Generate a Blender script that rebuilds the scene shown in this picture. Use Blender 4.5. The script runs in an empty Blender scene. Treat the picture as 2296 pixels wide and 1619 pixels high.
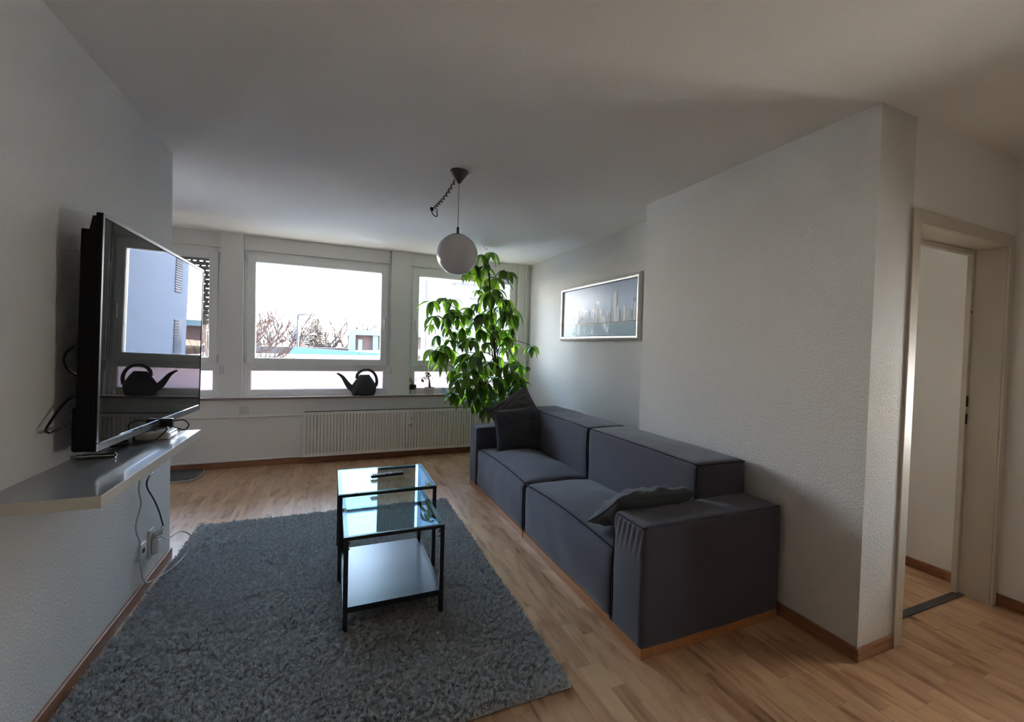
import bpy, bmesh, math, random
from mathutils import Vector, Matrix, noise
PI = math.pi
random.seed(7)
C = bpy.context.scene.collection
OFF = {}

# ------------------------------------------------------------------ camera
FPX, YAW, PIT, ROL, CAMH = 1049.24, .44646, -.025915, .029407, 1.35
_F = Vector((math.sin(YAW)*math.cos(PIT), math.cos(YAW)*math.cos(PIT), math.sin(PIT)))
_R0 = Vector((math.cos(YAW), -math.sin(YAW), 0)); _U0 = _R0.cross(_F)
_R = math.cos(ROL)*_R0 + math.sin(ROL)*_U0
_U = -math.sin(ROL)*_R0 + math.cos(ROL)*_U0
cd = bpy.data.cameras.new('camera'); cam = bpy.data.objects.new('camera', cd); C.objects.link(cam)
cd.sensor_width = 36; cd.lens = FPX/2296*36; cd.shift_x = -100.18/2296; cd.shift_y = -1.6/2296
cd.clip_start = .02; cd.clip_end = 500
cam.matrix_world = Matrix(((_R.x, _U.x, -_F.x, 0), (_R.y, _U.y, -_F.y, 0), (_R.z, _U.z, -_F.z, CAMH), (0, 0, 0, 1)))
bpy.context.scene.camera = cam

def at(x, y, Y):
    d = _F + _R*((x-1248.18)/FPX) - _U*((y-807.9)/FPX)
    return Vector((0, 0, CAMH)) + d*(Y/d.y)

# ------------------------------------------------------------------ materials
class NT:
    def __init__(s, name):
        s.m = bpy.data.materials.new(name); s.m.use_nodes = True
        s.t = s.m.node_tree; s.t.nodes.clear()
        s.out = s.t.nodes.new('ShaderNodeOutputMaterial')
    def n(s, typ, ins=None, **kw):
        nd = s.t.nodes.new('ShaderNode'+typ)
        for k, v in kw.items(): setattr(nd, k, v)
        for k, v in (ins or {}).items():
            if isinstance(v, tuple) and len(v) == 2 and hasattr(v[0], 'outputs'): s.t.links.new(v[0].outputs[v[1]], nd.inputs[k])
            elif hasattr(v, 'outputs'): s.t.links.new(v.outputs[0], nd.inputs[k])
            else: nd.inputs[k].default_value = v
        return nd
    def math(s, op, a, b=0.0, c=None):
        i = {0: a, 1: b}
        if c is not None: i[2] = c
        return s.n('Math', i, operation=op)
    def ramp(s, fac, stops):
        r = s.n('ValToRGB', {'Fac': fac})
        el = r.color_ramp.elements
        while len(el) < len(stops): el.new(.5)
        for e, (p, c) in zip(el, stops): e.position = p; e.color = (*c, 1)
        return r
    def surf(s, nd):
        s.t.links.new(nd.outputs[0], s.out.inputs['Surface']); return s.m

def rgb(c): return (*c, 1)
MATS = {}
def pm(name, col, rough=.5, metal=0, bump=None, spec=.5, var=None, coat=0, sheen=0, trans=0, ior=1.5, stretch=None, emit=None):
    t = NT(name)
    tc = t.n('TexCoord')
    src = (tc, 'Object')
    if stretch: src = t.n('Mapping', {'Vector': (tc, 'Object'), 'Scale': stretch})
    ins = {'Base Color': rgb(col), 'Roughness': rough, 'Metallic': metal, 'Specular IOR Level': spec, 'Coat Weight': coat,
           'Sheen Weight': sheen, 'Transmission Weight': trans, 'IOR': ior}
    if var:
        n = t.n('TexNoise', {'Vector': src, 'Scale': var[0], 'Detail': 4.0})
        k = var[1]
        ins['Base Color'] = t.ramp(n, [(.3, tuple(c*(1-k) for c in col)), (.7, tuple(min(1, c*(1+k)) for c in col))])
    if bump:
        sc, strg, dist = bump[:3]
        nn = t.n('TexNoise', {'Vector': src, 'Scale': sc, 'Detail': 3.0, 'Roughness': .6})
        ins['Normal'] = t.n('Bump', {'Height': nn, 'Strength': strg, 'Distance': dist})
    p = t.n('BsdfPrincipled', ins)
    m = t.surf(p); MATS[name] = m; return m

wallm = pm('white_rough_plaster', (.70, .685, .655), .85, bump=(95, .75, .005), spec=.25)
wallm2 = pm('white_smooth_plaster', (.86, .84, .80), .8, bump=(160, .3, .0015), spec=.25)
ceilm = pm('ceiling_plaster', (.86, .835, .79), .9, bump=(130, .6, .003), spec=.2)
pvc = pm('white_pvc', (.88, .88, .85), .35)
cream = pm('cream_door_paint', (.62, .56, .47), .45)
boxm = pm('white_painted_board', (.84, .83, .80), .5)
radm = pm('radiator_enamel', (.84, .82, .76), .4)
sillm = pm('white_sill_board', (.74, .74, .74), .3)
silledge = pm('brown_sill_edge', (.26, .19, .15), .4)
blackmetal = pm('black_powder_coated_metal', (.012, .012, .014), .42)
blackpl = pm('black_plastic', (.012, .012, .013), .4)
blackmatte = pm('black_matte_plastic', (.006, .006, .007), .6, spec=.25)
whitepl = pm('white_plastic', (.7, .69, .66), .35)
greyw = pm('grey_white_cable', (.55, .50, .48), .5)
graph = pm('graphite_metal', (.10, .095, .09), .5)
can_m = pm('anthracite_plastic', (.045, .044, .046), .45)
silver = pm('brushed_silver', (.80, .78, .72), .28, metal=1.0)
silver2 = pm('silver_wood_frame', (.75, .74, .70), .3, metal=.65)
opal = pm('opal_glass', (.80, .79, .80), .25, coat=.3)
fabric = pm('anthracite_sofa_fabric', (.088, .084, .106), .95, bump=(900, .35, .0008), spec=.15, var=(500, .18), sheen=.25)
seam = pm('sofa_seam_fabric', (.026, .026, .034), .95, spec=.1)
fabricb = pm('cushion_velvet', (.075, .077, .082), .9, bump=(600, .3, .0008), spec=.1, sheen=.2)
fabricc = pm('slate_cushion_cloth', (.085, .096, .106), .9, bump=(500, .3, .0008), spec=.1, sheen=.2)
plinthm = pm('orange_beech_plinth', (.46, .20, .075), .45, var=(6, .15), stretch=(8, 1, 8))
bark = pm('brown_bark', (.10, .075, .05), .9, bump=(80, .6, .004))
concrete = pm('pale_concrete', (.55, .53, .50), .8, bump=(60, .4, .002))
wire = pm('brass_wire', (.35, .27, .16), .4, metal=.8)
soil = pm('dark_soil', (.03, .022, .016), .95, bump=(120, .8, .004))
blueglass = pm('blue_glass', (.45, .68, .85), .03, trans=1.0, ior=1.45)
strap_m = pm('grey_strap', (.55, .55, .54), .7)
matm = pm('charcoal_glass_top', (.05, .05, .052), .35)
holes = pm('dark_hole', (.02, .018, .015), .6)
remote_key = pm('grey_rubber_keys', (.25, .25, .26), .6)
brassm = pm('socket_brass', (.3, .22, .12), .4, metal=.8)

def baseboard_mat():
    t = NT('walnut_brown_baseboard'); tc = t.n('TexCoord')
    mp = t.n('Mapping', {'Vector': (tc, 'Object'), 'Scale': (7, 7, 70)})
    n = t.n('TexNoise', {'Vector': mp, 'Scale': 1.0, 'Detail': 5.0})
    r = t.ramp(n, [(.3, (.27, .115, .055)), (.7, (.40, .19, .10))])
    return t.surf(t.n('BsdfPrincipled', {'Base Color': r, 'Roughness': .45}))
bbm = baseboard_mat()

def floor_mat():
    t = NT('beech_strip_laminate'); tc = t.n('TexCoord')
    sp = t.n('SeparateXYZ', {'Vector': (tc, 'Object')})
    u = t.math('DIVIDE', (sp, 'X'), .068); row = t.math('FLOOR', u)
    w1 = t.n('TexWhiteNoise', {'W': row}, noise_dimensions='1D')
    v = t.math('ADD', t.math('DIVIDE', (sp, 'Y'), .46), t.math('MULTIPLY', (w1, 'Value'), 9.0)); pl = t.math('FLOOR', v)
    cv = t.n('CombineXYZ', {'X': row, 'Y': pl})
    w2 = t.n('TexWhiteNoise', {'Vector': cv}, noise_dimensions='3D')
    # grain, offset per strip
    gx = t.math('ADD', t.math('MULTIPLY', (sp, 'X'), 13.0), t.math('MULTIPLY', (w2, 'Value'), 31.0))
    gy = t.math('ADD', t.math('MULTIPLY', (sp, 'Y'), 2.3), t.math('MULTIPLY', (w2, 'Value'), 17.0))
    gv = t.n('CombineXYZ', {'X': gx, 'Y': gy})
    n1 = t.n('TexNoise', {'Vector': gv, 'Scale': 1.0, 'Detail': 4.0, 'Distortion': 1.2})
    gv2 = t.n('CombineXYZ', {'X': t.math('MULTIPLY', gx, 5.0), 'Y': t.math('MULTIPLY', gy, 3.0)})
    n2 = t.n('TexNoise', {'Vector': gv2, 'Scale': 1.0, 'Detail': 3.0})
    base = t.ramp(n1, [(.27, (.25, .13, .07)), (.37, (.45, .255, .14)), (.48, (.58, .355, .20)), (.66, (.66, .42, .25))])
    tint = t.ramp((w2, 'Value'), [(0, (.84, .80, .77)), (.5, (.97, .95, .94)), (1, (1.07, 1.10, 1.08))])
    m1 = t.n('MixRGB', {'Fac': 1.0, 'Color1': base, 'Color2': tint}, blend_type='MULTIPLY')
    fine = t.ramp(n2, [(.3, (.93, .92, .91)), (.7, (1.03, 1.03, 1.03))])
    m2 = t.n('MixRGB', {'Fac': 1.0, 'Color1': m1, 'Color2': fine}, blend_type='MULTIPLY')
    # joints: every strip end and every strip edge, faint
    fu = t.math('FRACT', u); fv = t.math('FRACT', v)
    e1 = t.math('LESS_THAN', fu, .018); e2 = t.math('LESS_THAN', fv, .004)
    e = t.math('MAXIMUM', e1, e2)
    m3 = t.n('MixRGB', {'Fac': t.math('MULTIPLY', e, .35), 'Color1': m2, 'Color2': (.13, .065, .03, 1)})
    bp = t.n('Bump', {'Height': t.math('MULTIPLY', e, -1.0), 'Strength': .3, 'Distance': .0008})
    return t.surf(t.n('BsdfPrincipled', {'Base Color': m3, 'Roughness': .33, 'Specular IOR Level': .5, 'Normal': bp}))
floorm = floor_mat()

def glass_mat(name, tint=(1, 1, 1), ior=1.5, f_gain=1.0, gtint=(1, 1, 1)):
    t = NT(name)
    fr = t.n('Fresnel', {'IOR': ior})
    fac = t.math('MULTIPLY', fr, f_gain); fac.use_clamp = True
    tr = t.n('BsdfTransparent', {'Color': rgb(tint)}); gl = t.n('BsdfGlossy', {'Color': rgb(gtint), 'Roughness': 0.0})
    return t.surf(t.n('MixShader', {0: fac, 1: tr, 2: gl}))
paneglass = glass_mat('window_glass', (.97, .98, .97), 1.45, .9)
tableglass = glass_mat('table_glass', (.84, .90, .88), 1.33, .17, (.42, .70, 1.0))  # blue gloss tint paints the sky's reflection colour into the glass

def frosted_mat():
    t = NT('frosted_glass')
    tr = t.n('BsdfTranslucent', {'Color': (.33, .285, .30, 1)}); gl = t.n('BsdfGlossy', {'Roughness': .15})
    return t.surf(t.n('MixShader', {0: .04, 1: tr, 2: gl}))
frosted = frosted_mat()

def leaf_mat():
    t = NT('glossy_green_leaf'); tc = t.n('TexCoord')
    n = t.n('TexNoise', {'Vector': (tc, 'Object'), 'Scale': 7.0, 'Detail': 2.0})
    a = t.ramp(n, [(.3, (.030, .075, .018)), (.7, (.06, .13, .03))])
    b = t.ramp(n, [(.3, (.26, .52, .02)), (.7, (.46, .78, .05))])
    p = t.n('BsdfPrincipled', {'Base Color': a, 'Roughness': .38})
    tr = t.n('BsdfTranslucent', {'Color': b})
    g = t.n('NewGeometry'); f = t.ramp((g, 'Random Per Island'), [(.35, (.10, .10, .10)), (.8, (.62, .62, .62))])
    return t.surf(t.n('MixShader', {0: f, 1: p, 2: tr}))
leafm = leaf_mat()
dryleaf = pm('dry_brown_leaf', (.30, .15, .06), .8)

def waffle_mat():
    t = NT('grey_waffle_weave'); tc = t.n('TexCoord')
    v = t.n('TexVoronoi', {'Vector': (tc, 'Object'), 'Scale': 75.0, 'Randomness': 0.15})
    c = t.ramp((v, 'Distance'), [(.1, (.26, .255, .24)), (.6, (.09, .088, .084))])
    b = t.n('Bump', {'Height': (v, 'Distance'), 'Strength': .9, 'Distance': .006}, invert=True)
    return t.surf(t.n('BsdfPrincipled', {'Base Color': c, 'Roughness': .95, 'Normal': b, 'Specular IOR Level': .1}))
waffle = waffle_mat()

def screen_mat():
    t = NT('dark_glossy_screen')
    return t.surf(t.n('BsdfPrincipled', {'Base Color': (.02, .02, .02, 1), 'Roughness': .0, 'IOR': 1.38, 'Specular IOR Level': .5}))
screenm = screen_mat()

def rug_mat(name, k):
    t = NT(name); tc = t.n('TexCoord')
    n = t.n('TexNoise', {'Vector': (tc, 'Object'), 'Scale': 60.0, 'Detail': 3.0})
    c = t.ramp(n, [(.3, (.050*k, .052*k, .052*k)), (.7, (.135*k, .137*k, .137*k))])
    return t.surf(t.n('BsdfPrincipled', {'Base Color': c, 'Roughness': .9, 'Specular IOR Level': .15}))
rugm = rug_mat('grey_pile', 6.0); rugb = rug_mat('grey_pile_backing', 1.6)

# ------------------------------------------------------------------ mesh helpers
def B(): return bmesh.new()
def box(bm, x0, x1, y0, y1, z0, z1, mi=0):
    vs = [bm.verts.new((x, y, z)) for z in (z0, z1) for y in (y0, y1) for x in (x0, x1)]
    for f in ((0, 2, 3, 1), (4, 5, 7, 6), (0, 1, 5, 4), (2, 6, 7, 3), (0, 4, 6, 2), (1, 3, 7, 5)):
        fc = bm.faces.new([vs[i] for i in f]); fc.material_index = mi
    return bm
def bar(bm, a, b, w, h=None, up=(0, 0, 1)):
    a = Vector(a); b = Vector(b); h = h or w; d = (b-a).normalized(); u = Vector(up)
    if abs(d.dot(u)) > .95: u = Vector((1, 0, 0))
    s = d.cross(u).normalized(); u = s.cross(d)
    vs = [bm.verts.new(p + s*i*w/2 + u*j*h/2) for p in (a, b) for i, j in ((-1, -1), (1, -1), (1, 1), (-1, 1))]
    for f in ((3, 2, 1, 0), (4, 5, 6, 7), (0, 1, 5, 4), (1, 2, 6, 5), (2, 3, 7, 6), (3, 0, 4, 7)): bm.faces.new([vs[i] for i in f])
    return bm
def tube(bm, pts, r, n=8, cap=True, flat=None):
    pts = [Vector(p) for p in pts]; rs = r if isinstance(r, (list, tuple)) else [r]*len(pts)
    rings = []; prev = None
    for i, p in enumerate(pts):
        d = (pts[min(i+1, len(pts)-1)] - pts[max(i-1, 0)])
        d = d.normalized() if d.length > 1e-9 else Vector((0, 0, 1))
        if prev is None:
            s = d.cross(Vector((0, 0, 1)) if abs(d.z) < .9 else Vector((0, 1, 0))).normalized()
        else:
            s = (prev - d*prev.dot(d)).normalized()
        prev = s; u = s.cross(d)
        k1, k2 = (1, 1) if not flat else flat
        rings.append([bm.verts.new(p + (s*math.cos(2*PI*j/n)*k1 + u*math.sin(2*PI*j/n)*k2)*rs[i]) for j in range(n)])
    for a, b in zip(rings, rings[1:]):
        for j in range(n): bm.faces.new((a[j], a[(j+1) % n], b[(j+1) % n], b[j]))
    if cap:
        bm.faces.new(rings[0][::-1]); bm.faces.new(rings[-1])
    return bm
def smoothpts(pts, k=6):
    pts = [Vector(p) for p in pts]; out = []
    P = [pts[0]*2-pts[1]] + pts + [pts[-1]*2-pts[-2]]
    for i in range(1, len(P)-2):
        for j in range(k):
            t = j/k; a, b, c, d = P[i-1], P[i], P[i+1], P[i+2]
            out.append(.5*((2*b)+(c-a)*t+(2*a-5*b+4*c-d)*t*t+(3*b-a-3*c+d)*t**3))
    out.append(pts[-1]); return out
def lathe(bm, prof, c=(0, 0, 0), n=32, sx=1, sy=1):
    rings = []
    for r, z in prof:
        if r < 1e-6: rings.append([bm.verts.new((c[0], c[1], c[2]+z))])
        else: rings.append([bm.verts.new((c[0]+r*sx*math.cos(2*PI*j/n), c[1]+r*sy*math.sin(2*PI*j/n), c[2]+z)) for j in range(n)])
    for a, b in zip(rings, rings[1:]):
        for j in range(n):
            k = (j+1) % n
            if len(a) == 1 and len(b) == 1: continue
            if len(a) == 1: bm.faces.new((a[0], b[k], b[j]))
            elif len(b) == 1: bm.faces.new((a[j], a[k], b[0]))
            else: bm.faces.new((a[j], a[k], b[k], b[j]))
    return bm
def rbox(bm, x0, x1, y0, y1, z0, z1, r=.03, n=10, bulge=(0, 0, 0), rseg=3):
    """rounded box, finely gridded; bulge = outward swell of the x, y and z faces"""
    cx, cy, cz = (x0+x1)/2, (y0+y1)/2, (z0+z1)/2; hx, hy, hz = (x1-x0)/2, (y1-y0)/2, (z1-z0)/2
    tmp = {}
    def coords(h):
        e = [h - r + r*math.sin(PI/2*(i/rseg)) for i in range(rseg+1)]
        inner = [-(h-r) + 2*(h-r)*i/n for i in range(1, n)]
        return [-q for q in reversed(e)] + inner + e
    X, Y, Z = coords(hx), coords(hy), coords(hz)
    def vert(x, y, z):
        k = (round(x, 6), round(y, 6), round(z, 6))
        if k in tmp: return tmp[k]
        ix, iy, iz = max(-(hx-r), min(hx-r, x)), max(-(hy-r), min(hy-r, y)), max(-(hz-r), min(hz-r, z))
        d = Vector((x-ix, y-iy, z-iz))
        p = Vector((ix, iy, iz)) + (d.normalized()*r if d.length > 1e-9 else d)
        fx, fy, fz = 1-(p.x/hx)**2, 1-(p.y/hy)**2, 1-(p.z/hz)**2
        q = Vector((p.x + math.copysign(1, p.x)*bulge[0]*max(0, fy*fz)*(abs(p.x)/hx)**4,
                    p.y + math.copysign(1, p.y)*bulge[1]*max(0, fx*fz)*(abs(p.y)/hy)**4,
                    p.z + math.copysign(1, p.z)*bulge[2]*max(0, fx*fy)*(abs(p.z)/hz)**4))
        v = bm.verts.new((cx+q.x, cy+q.y, cz+q.z)); tmp[k] = v; return v
    def face(*a):
        vs = [vert(*k) for k in a]
        if len(set(vs)) >= 3:
            try: bm.faces.new(list(dict.fromkeys(vs)))
            except ValueError: pass
    for s in (-1, 1):
        for i in range(len(X)-1):
            for j in range(len(Y)-1):
                q = [(X[i], Y[j], s*hz), (X[i+1], Y[j], s*hz), (X[i+1], Y[j+1], s*hz), (X[i], Y[j+1], s*hz)]
                face(*(q if s > 0 else q[::-1]))
        for i in range(len(X)-1):
            for j in range(len(Z)-1):
                q = [(X[i], s*hy, Z[j]), (X[i+1], s*hy, Z[j]), (X[i+1], s*hy, Z[j+1]), (X[i], s*hy, Z[j+1])]
                face(*(q if s < 0 else q[::-1]))
        for i in range(len(Y)-1):
            for j in range(len(Z)-1):
                q = [(s*hx, Y[i], Z[j]), (s*hx, Y[i+1], Z[j]), (s*hx, Y[i+1], Z[j+1]), (s*hx, Y[i], Z[j+1])]
                face(*(q if s > 0 else q[::-1]))
    return bm
def obj(name, bm, mat, parent=None, smooth=False, origin=None, bevel=0, recalc=True):
    if recalc: bmesh.ops.recalc_face_normals(bm, faces=bm.faces)
    off = Vector(OFF.get(parent.name, (0, 0, 0))) if parent else Vector(origin or (0, 0, 0))
    if off.length: bmesh.ops.translate(bm, verts=bm.verts, vec=-off)
    me = bpy.data.meshes.new(name); bm.to_mesh(me); bm.free()
    for m in (mat if isinstance(mat, (list, tuple)) else [mat]): me.materials.append(m)
    if smooth:
        for p in me.polygons: p.use_smooth = True
        if smooth != 2: me.set_sharp_from_angle(angle=math.radians(40))
    o = bpy.data.objects.new(name, me); C.objects.link(o)
    if parent: o.parent = parent; OFF[o.name] = off
    else: o.location = off; OFF[o.name] = off
    if bevel:
        b = o.modifiers.new('edge', 'BEVEL'); b.width = bevel; b.segments = 2; b.limit_method = 'ANGLE'
    return o
def tag(o, label, cat, group=None):
    o['label'] = label; o['category'] = cat
    if group: o['group'] = group
    return o
def thing(name, loc, label, cat, group=None):
    o = bpy.data.objects.new(name, None); C.objects.link(o); o.location = loc; OFF[o.name] = Vector(loc)
    o.empty_display_size = .1
    return tag(o, label, cat, group)
def struct(name, bm, mat, **k):
    o = obj(name, bm, mat, **k); o['kind'] = 'structure'; return o
def sbox(name, *a, mat=None, **k): return struct(name, box(B(), *a), mat, **k)
def xform(bm, M): bmesh.ops.transform(bm, matrix=M, verts=bm.verts); return bm

# ------------------------------------------------------------------ room shell
H = 2.45; XL = -.884; YL = 3.566; XR = 2.12; YN = 1.253; YF = 2.935; XR2 = 2.386; YW = 5.84; PIER = 5.885
YB = -2.6; XH = 3.36; XB = 3.41
sbox('floor', -3.3, 3.9, YB-.1, 6.2, -.12, 0, mat=floorm)
sbox('ceiling', -3.3, 3.9, YB-.1, 6.1, H, H+.15, mat=ceilm)
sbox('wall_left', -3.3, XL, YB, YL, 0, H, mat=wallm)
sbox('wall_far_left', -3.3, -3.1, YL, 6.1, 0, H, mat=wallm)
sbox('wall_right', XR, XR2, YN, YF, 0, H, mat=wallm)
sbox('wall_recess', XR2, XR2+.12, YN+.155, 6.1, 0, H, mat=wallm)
# wall with the doorway
bm = B()
box(bm, XR2, 2.405, YN, YN+.155, 0, H); box(bm, 2.405, 3.35, YN, YN+.155, 2.0, H); box(bm, 3.35, XB+.2, YN, YN+.155, 0, H)
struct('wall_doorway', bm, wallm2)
HW = (.35, 1.0, .70, 1.40)
bm = B(); box(bm, XH, XH+.2, YB, HW[0], 0, H); box(bm, XH, XH+.2, HW[1], YN, 0, H)
box(bm, XH, XH+.2, HW[0], HW[1], 0, HW[2]); box(bm, XH, XH+.2, HW[0], HW[1], HW[3], H)
struct('wall_hall', bm, wallm2)
sbox('sun_block_slab', XH+.2, XH+3.4, -1.5, 2.6, 2.5, 2.62, mat=wallm2)  # unseen slab added outside to keep the sun off the hall window
# room behind the doorway
sbox('wall_side_room', XB, XB+.15, YN+.155, 4.3, 0, H, mat=wallm2)
bm = B()
box(bm, XR2+.12, XB+.15, 4.3, 4.45, 0, 1.3); box(bm, XR2+.12, XB+.15, 4.3, 4.45, 2.2, H)
box(bm, XR2+.12, XR2+.2, 4.3, 4.45, 1.3, 2.2); box(bm, 3.32, XB+.15, 4.3, 4.45, 1.3, 2.2)
struct('wall_side_room_end', bm, wallm2)
# wall behind the camera
bm = B(); box(bm, -.884, XH+.2, YB-.15, YB, 0, H)
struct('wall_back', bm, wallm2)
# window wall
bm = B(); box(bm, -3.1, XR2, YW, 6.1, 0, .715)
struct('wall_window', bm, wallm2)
for nm, a, b in (('wall_pier_1', -1.06, -.862), ('wall_pier_2', .615, .842), ('wall_pier_3', 2.225, XR2)):
    struct(nm, box(B(), a, b, PIER, 6.1, .735, H), wallm2)
sbox('wall_pier_0', -3.1, -2.6, PIER, 6.1, .735, H, mat=wallm2)
# conduit strip on the last pier, beside the recess wall
sbox('trim_1', 2.318, 2.338, PIER-.02, PIER, .735, H, mat=pvc)
# sill
o = sbox('window_sill', -3.1, XR2, 5.80, 5.97, .717, .735, mat=sillm)
e = obj('front_edge', box(B(), -3.1, XR2, 5.794, 5.80, .712, .7352), silledge, o)
# baseboards
bh, bt = .06, .014
def bb(name, *a): sbox(name, *a, 0, bh, mat=bbm, bevel=.003)
bb('baseboard_left', XL, XL+bt, YB, YL)
bb('baseboard_right', XR-bt, XR, YN, YF)
bb('baseboard_doorway', XR-bt, 2.375, YN-bt, YN)
bb('baseboard_recess', XR2-bt, XR2, YF, YW)
bb('baseboard_window', -3.1, XR2, YW-bt, YW)
bb('baseboard_hall', XH-bt, XH, YB, YN)
bb('baseboard_hall_end', 3.338, XH, YN-bt, YN)
bb('baseboard_side_room', XB-bt, XB, YN+.18, 4.3)
# threshold
sbox('trim_2', 2.44, 3.29, 1.365, 1.41, 0, .006, mat=graph)

# doorway frame
d = bpy.data.objects.new('door_1', None); C.objects.link(d); d.location = (2.86, 1.33, 0); OFF['door_1'] = Vector(d.location); d['kind'] = 'structure'
bm = B(); ct = .012
box(bm, 2.378, 2.44, YN-ct, YN, 0, 2.035); box(bm, 3.29, 3.337, YN-ct, YN, 0, 2.035); box(bm, 2.44, 3.29, YN-ct, YN, 1.972, 2.035)
obj('casing', bm, cream, d, bevel=.003)
bm = B(); box(bm, 2.405, 2.44, YN, YN+.155, 0, 2.0); box(bm, 3.29, 3.35, YN, YN+.155, 0, 2.0); box(bm, 2.44, 3.29, YN, YN+.155, 1.972, 2.0)
obj('lining', bm, cream, d)
bm = B(); box(bm, 3.262, 3.29, YN+.140, YN+.168, 0, 1.972); box(bm, 2.44, 2.468, YN+.140, YN+.168, 0, 1.972); box(bm, 2.468, 3.262, YN+.140, YN+.168, 1.944, 1.972)
st = obj('rebate_strip', bm, cream, d, bevel=.003)
for z0, z1 in ((.985, 1.045), (1.085, 1.145)):
    obj('latch_hole', box(B(), 3.264, 3.284, YN+.1385, YN+.1405, z0, z1), holes, st)
obj('screw_dot', box(B(), 3.268, 3.276, YN+.138, YN+.1405, 1.62, 1.63), holes, st)

# ------------------------------------------------------------------ windows
def ring(bm, x0, x1, z0, z1, w, y0, y1, wb=None, wt=None):
    wb = wb or w; wt = wt or w
    box(bm, x0, x0+w, y0, y1, z0, z1); box(bm, x1-w, x1, y0, y1, z0, z1)
    box(bm, x0+w, x1-w, y0, y1, z0, z0+wb); box(bm, x0+w, x1-w, y0, y1, z1-wt, z1)
def window(k, x0, x1, handle=None, hinge=None, gl=None, gr=None):
    """tilt-turn sash above a fixed frosted light, with a shutter box under the ceiling"""
    cx = (x0+x1)/2
    w = bpy.data.objects.new('window_%d' % k, None); C.objects.link(w); w.location = (cx, 5.97, .735); OFF[w.name] = Vector(w.location); w['kind'] = 'structure'
    y0, y1 = 5.955, 6.03
    bm = B(); ring(bm, x0, x1, .735, 2.295, .045, y0, y1); box(bm, x0+.045, x1-.045, y0, y1, 1.03, 1.085)
    obj('outer_frame', bm, pvc, w, bevel=.004)
    bm = B(); ring(bm, x0+.03, x1-.03, 1.075, 2.255, .075, y0-.018, y1-.01)
    sash = obj('sash', bm, pvc, w, bevel=.006)
    bm = B(); ring(bm, x0+.095, x1-.095, 1.14, 2.19, .012, y0-.008, y1-.03)
    obj('glazing_bead', bm, pvc, sash)
    obj('glass_pane', box(B(), x0+.1, x1-.1, 5.985, 5.989, 1.145, 2.185), paneglass, sash)
    bm = B(); ring(bm, x0+.04, x1-.04, .775, 1.04, .03, y0-.004, y1-.02)
    low = obj('lower_frame', bm, pvc, w, bevel=.004)
    obj('frosted_pane', box(B(), x0+.068, x1-.068, 5.985, 5.991, .80, 1.012), frosted, low)
    bm = B(); box(bm, x0, x1, 5.925, 6.08, 2.295, H)
    sb = obj('shutter_box', bm, boxm, w, bevel=.004)
    if handle:
        bm = B(); rbox(bm, handle-.014, handle+.014, y0-.030, y0-.018, 1.575, 1.65, .005, 2)
        rbox(bm, handle-.010, handle+.010, y0-.06, y0-.03, 1.6, 1.625, .005, 2); rbox(bm, handle-.010, handle+.010, y0-.066, y0-.048, 1.49, 1.63, .006, 3)
        obj('handle', bm, whitepl, sash, smooth=True)
    if hinge:
        for z in (1.10, 2.17):
            bm = B(); tube(bm, [(hinge, y0-.022, z), (hinge, y0-.022, z+.075)], .009, 10)
            obj('hinge', bm, whitepl, sash, smooth=True)
    return w
W1 = window(1, -2.6, -1.06, hinge=-1.085)
W2 = window(2, -.862, .615, handle=.553, hinge=-.838)
W3 = window(3, .842, 2.225, handle=.905, hinge=2.195)
# belt of each roller shutter with its winder
for k, w, x in ((1, W1, -1.052), (2, W2, .605)):
    obj('shutter_belt', box(B(), x-.002, x+.006, 5.90, 5.925, 1.1, H), strap_m, w)
    bm = B(); rbox(bm, x-.012, x+.030, 5.865, 5.925, .985, 1.07, .008, 2)
    obj('belt_winder', bm, whitepl, w, smooth=True)
# half lowered roller shutter with light slots outside window 1
bm = B(); x0, x1 = -2.56, -1.1; z = 2.29; row = 0
while z > 1.60:
    box(bm, x0, x1, 6.055, 6.065, z-.038, z)
    x = x0 + (row % 2)*.02
    while x < x1: box(bm, x, min(x1, x+.024), 6.055, 6.065, z-.047, z-.038); x += .055
    z -= .047; row += 1
while z > 1.50: box(bm, x0, x1, 6.055, 6.067, z-.044, z); z -= .045
box(bm, x0, x1, 6.05, 6.07, 1.485, z)
obj('roller_shutter', bm, pm('grey_brown_shutter', (.10, .095, .085), .6), W1)
# added out-of-view windows that let light into the side room and the hall
def fill_window(k, loc, pts, flip):
    w = bpy.data.objects.new('window_%d' % k, None); C.objects.link(w); w.location = loc; OFF[w.name] = Vector(loc); w['kind'] = 'structure'
    x0, x1, y, z0, z1 = pts
    bm = B(); ring(bm, x0, x1, z0, z1, .07, y-.03, y+.03); box(bm, (x0+x1)/2-.05, (x0+x1)/2+.05, y-.03, y+.03, z0+.07, z1-.07)
    gm = box(B(), x0+.07, x1-.07, y-.002, y+.002, z0+.07, z1-.07)
    if flip:
        for b_ in (bm, gm):
            for v in b_.verts: v.co = Vector((v.co.y, v.co.x, v.co.z))
    obj('outer_frame', bm, pvc, w); obj('glass_pane', gm, paneglass, w)
fill_window(4, (2.95, 4.38, 1.3), (XR2+.2, 3.32, 4.38, 1.3, 2.2), False)
fill_window(5, (XH+.1, .67, .70), (HW[0], HW[1], XH+.1, HW[2], HW[3]), True)

# ------------------------------------------------------------------ radiator and pipes
t = thing('radiator', (.75, 5.76, .08), 'long white ribbed panel radiator under the window sill', 'radiator')
bm = B(); rx0, rx1, rz0, rz1 = -.278, 1.86, .080, .572
yf_, yb_ = 5.742, 5.760
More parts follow.
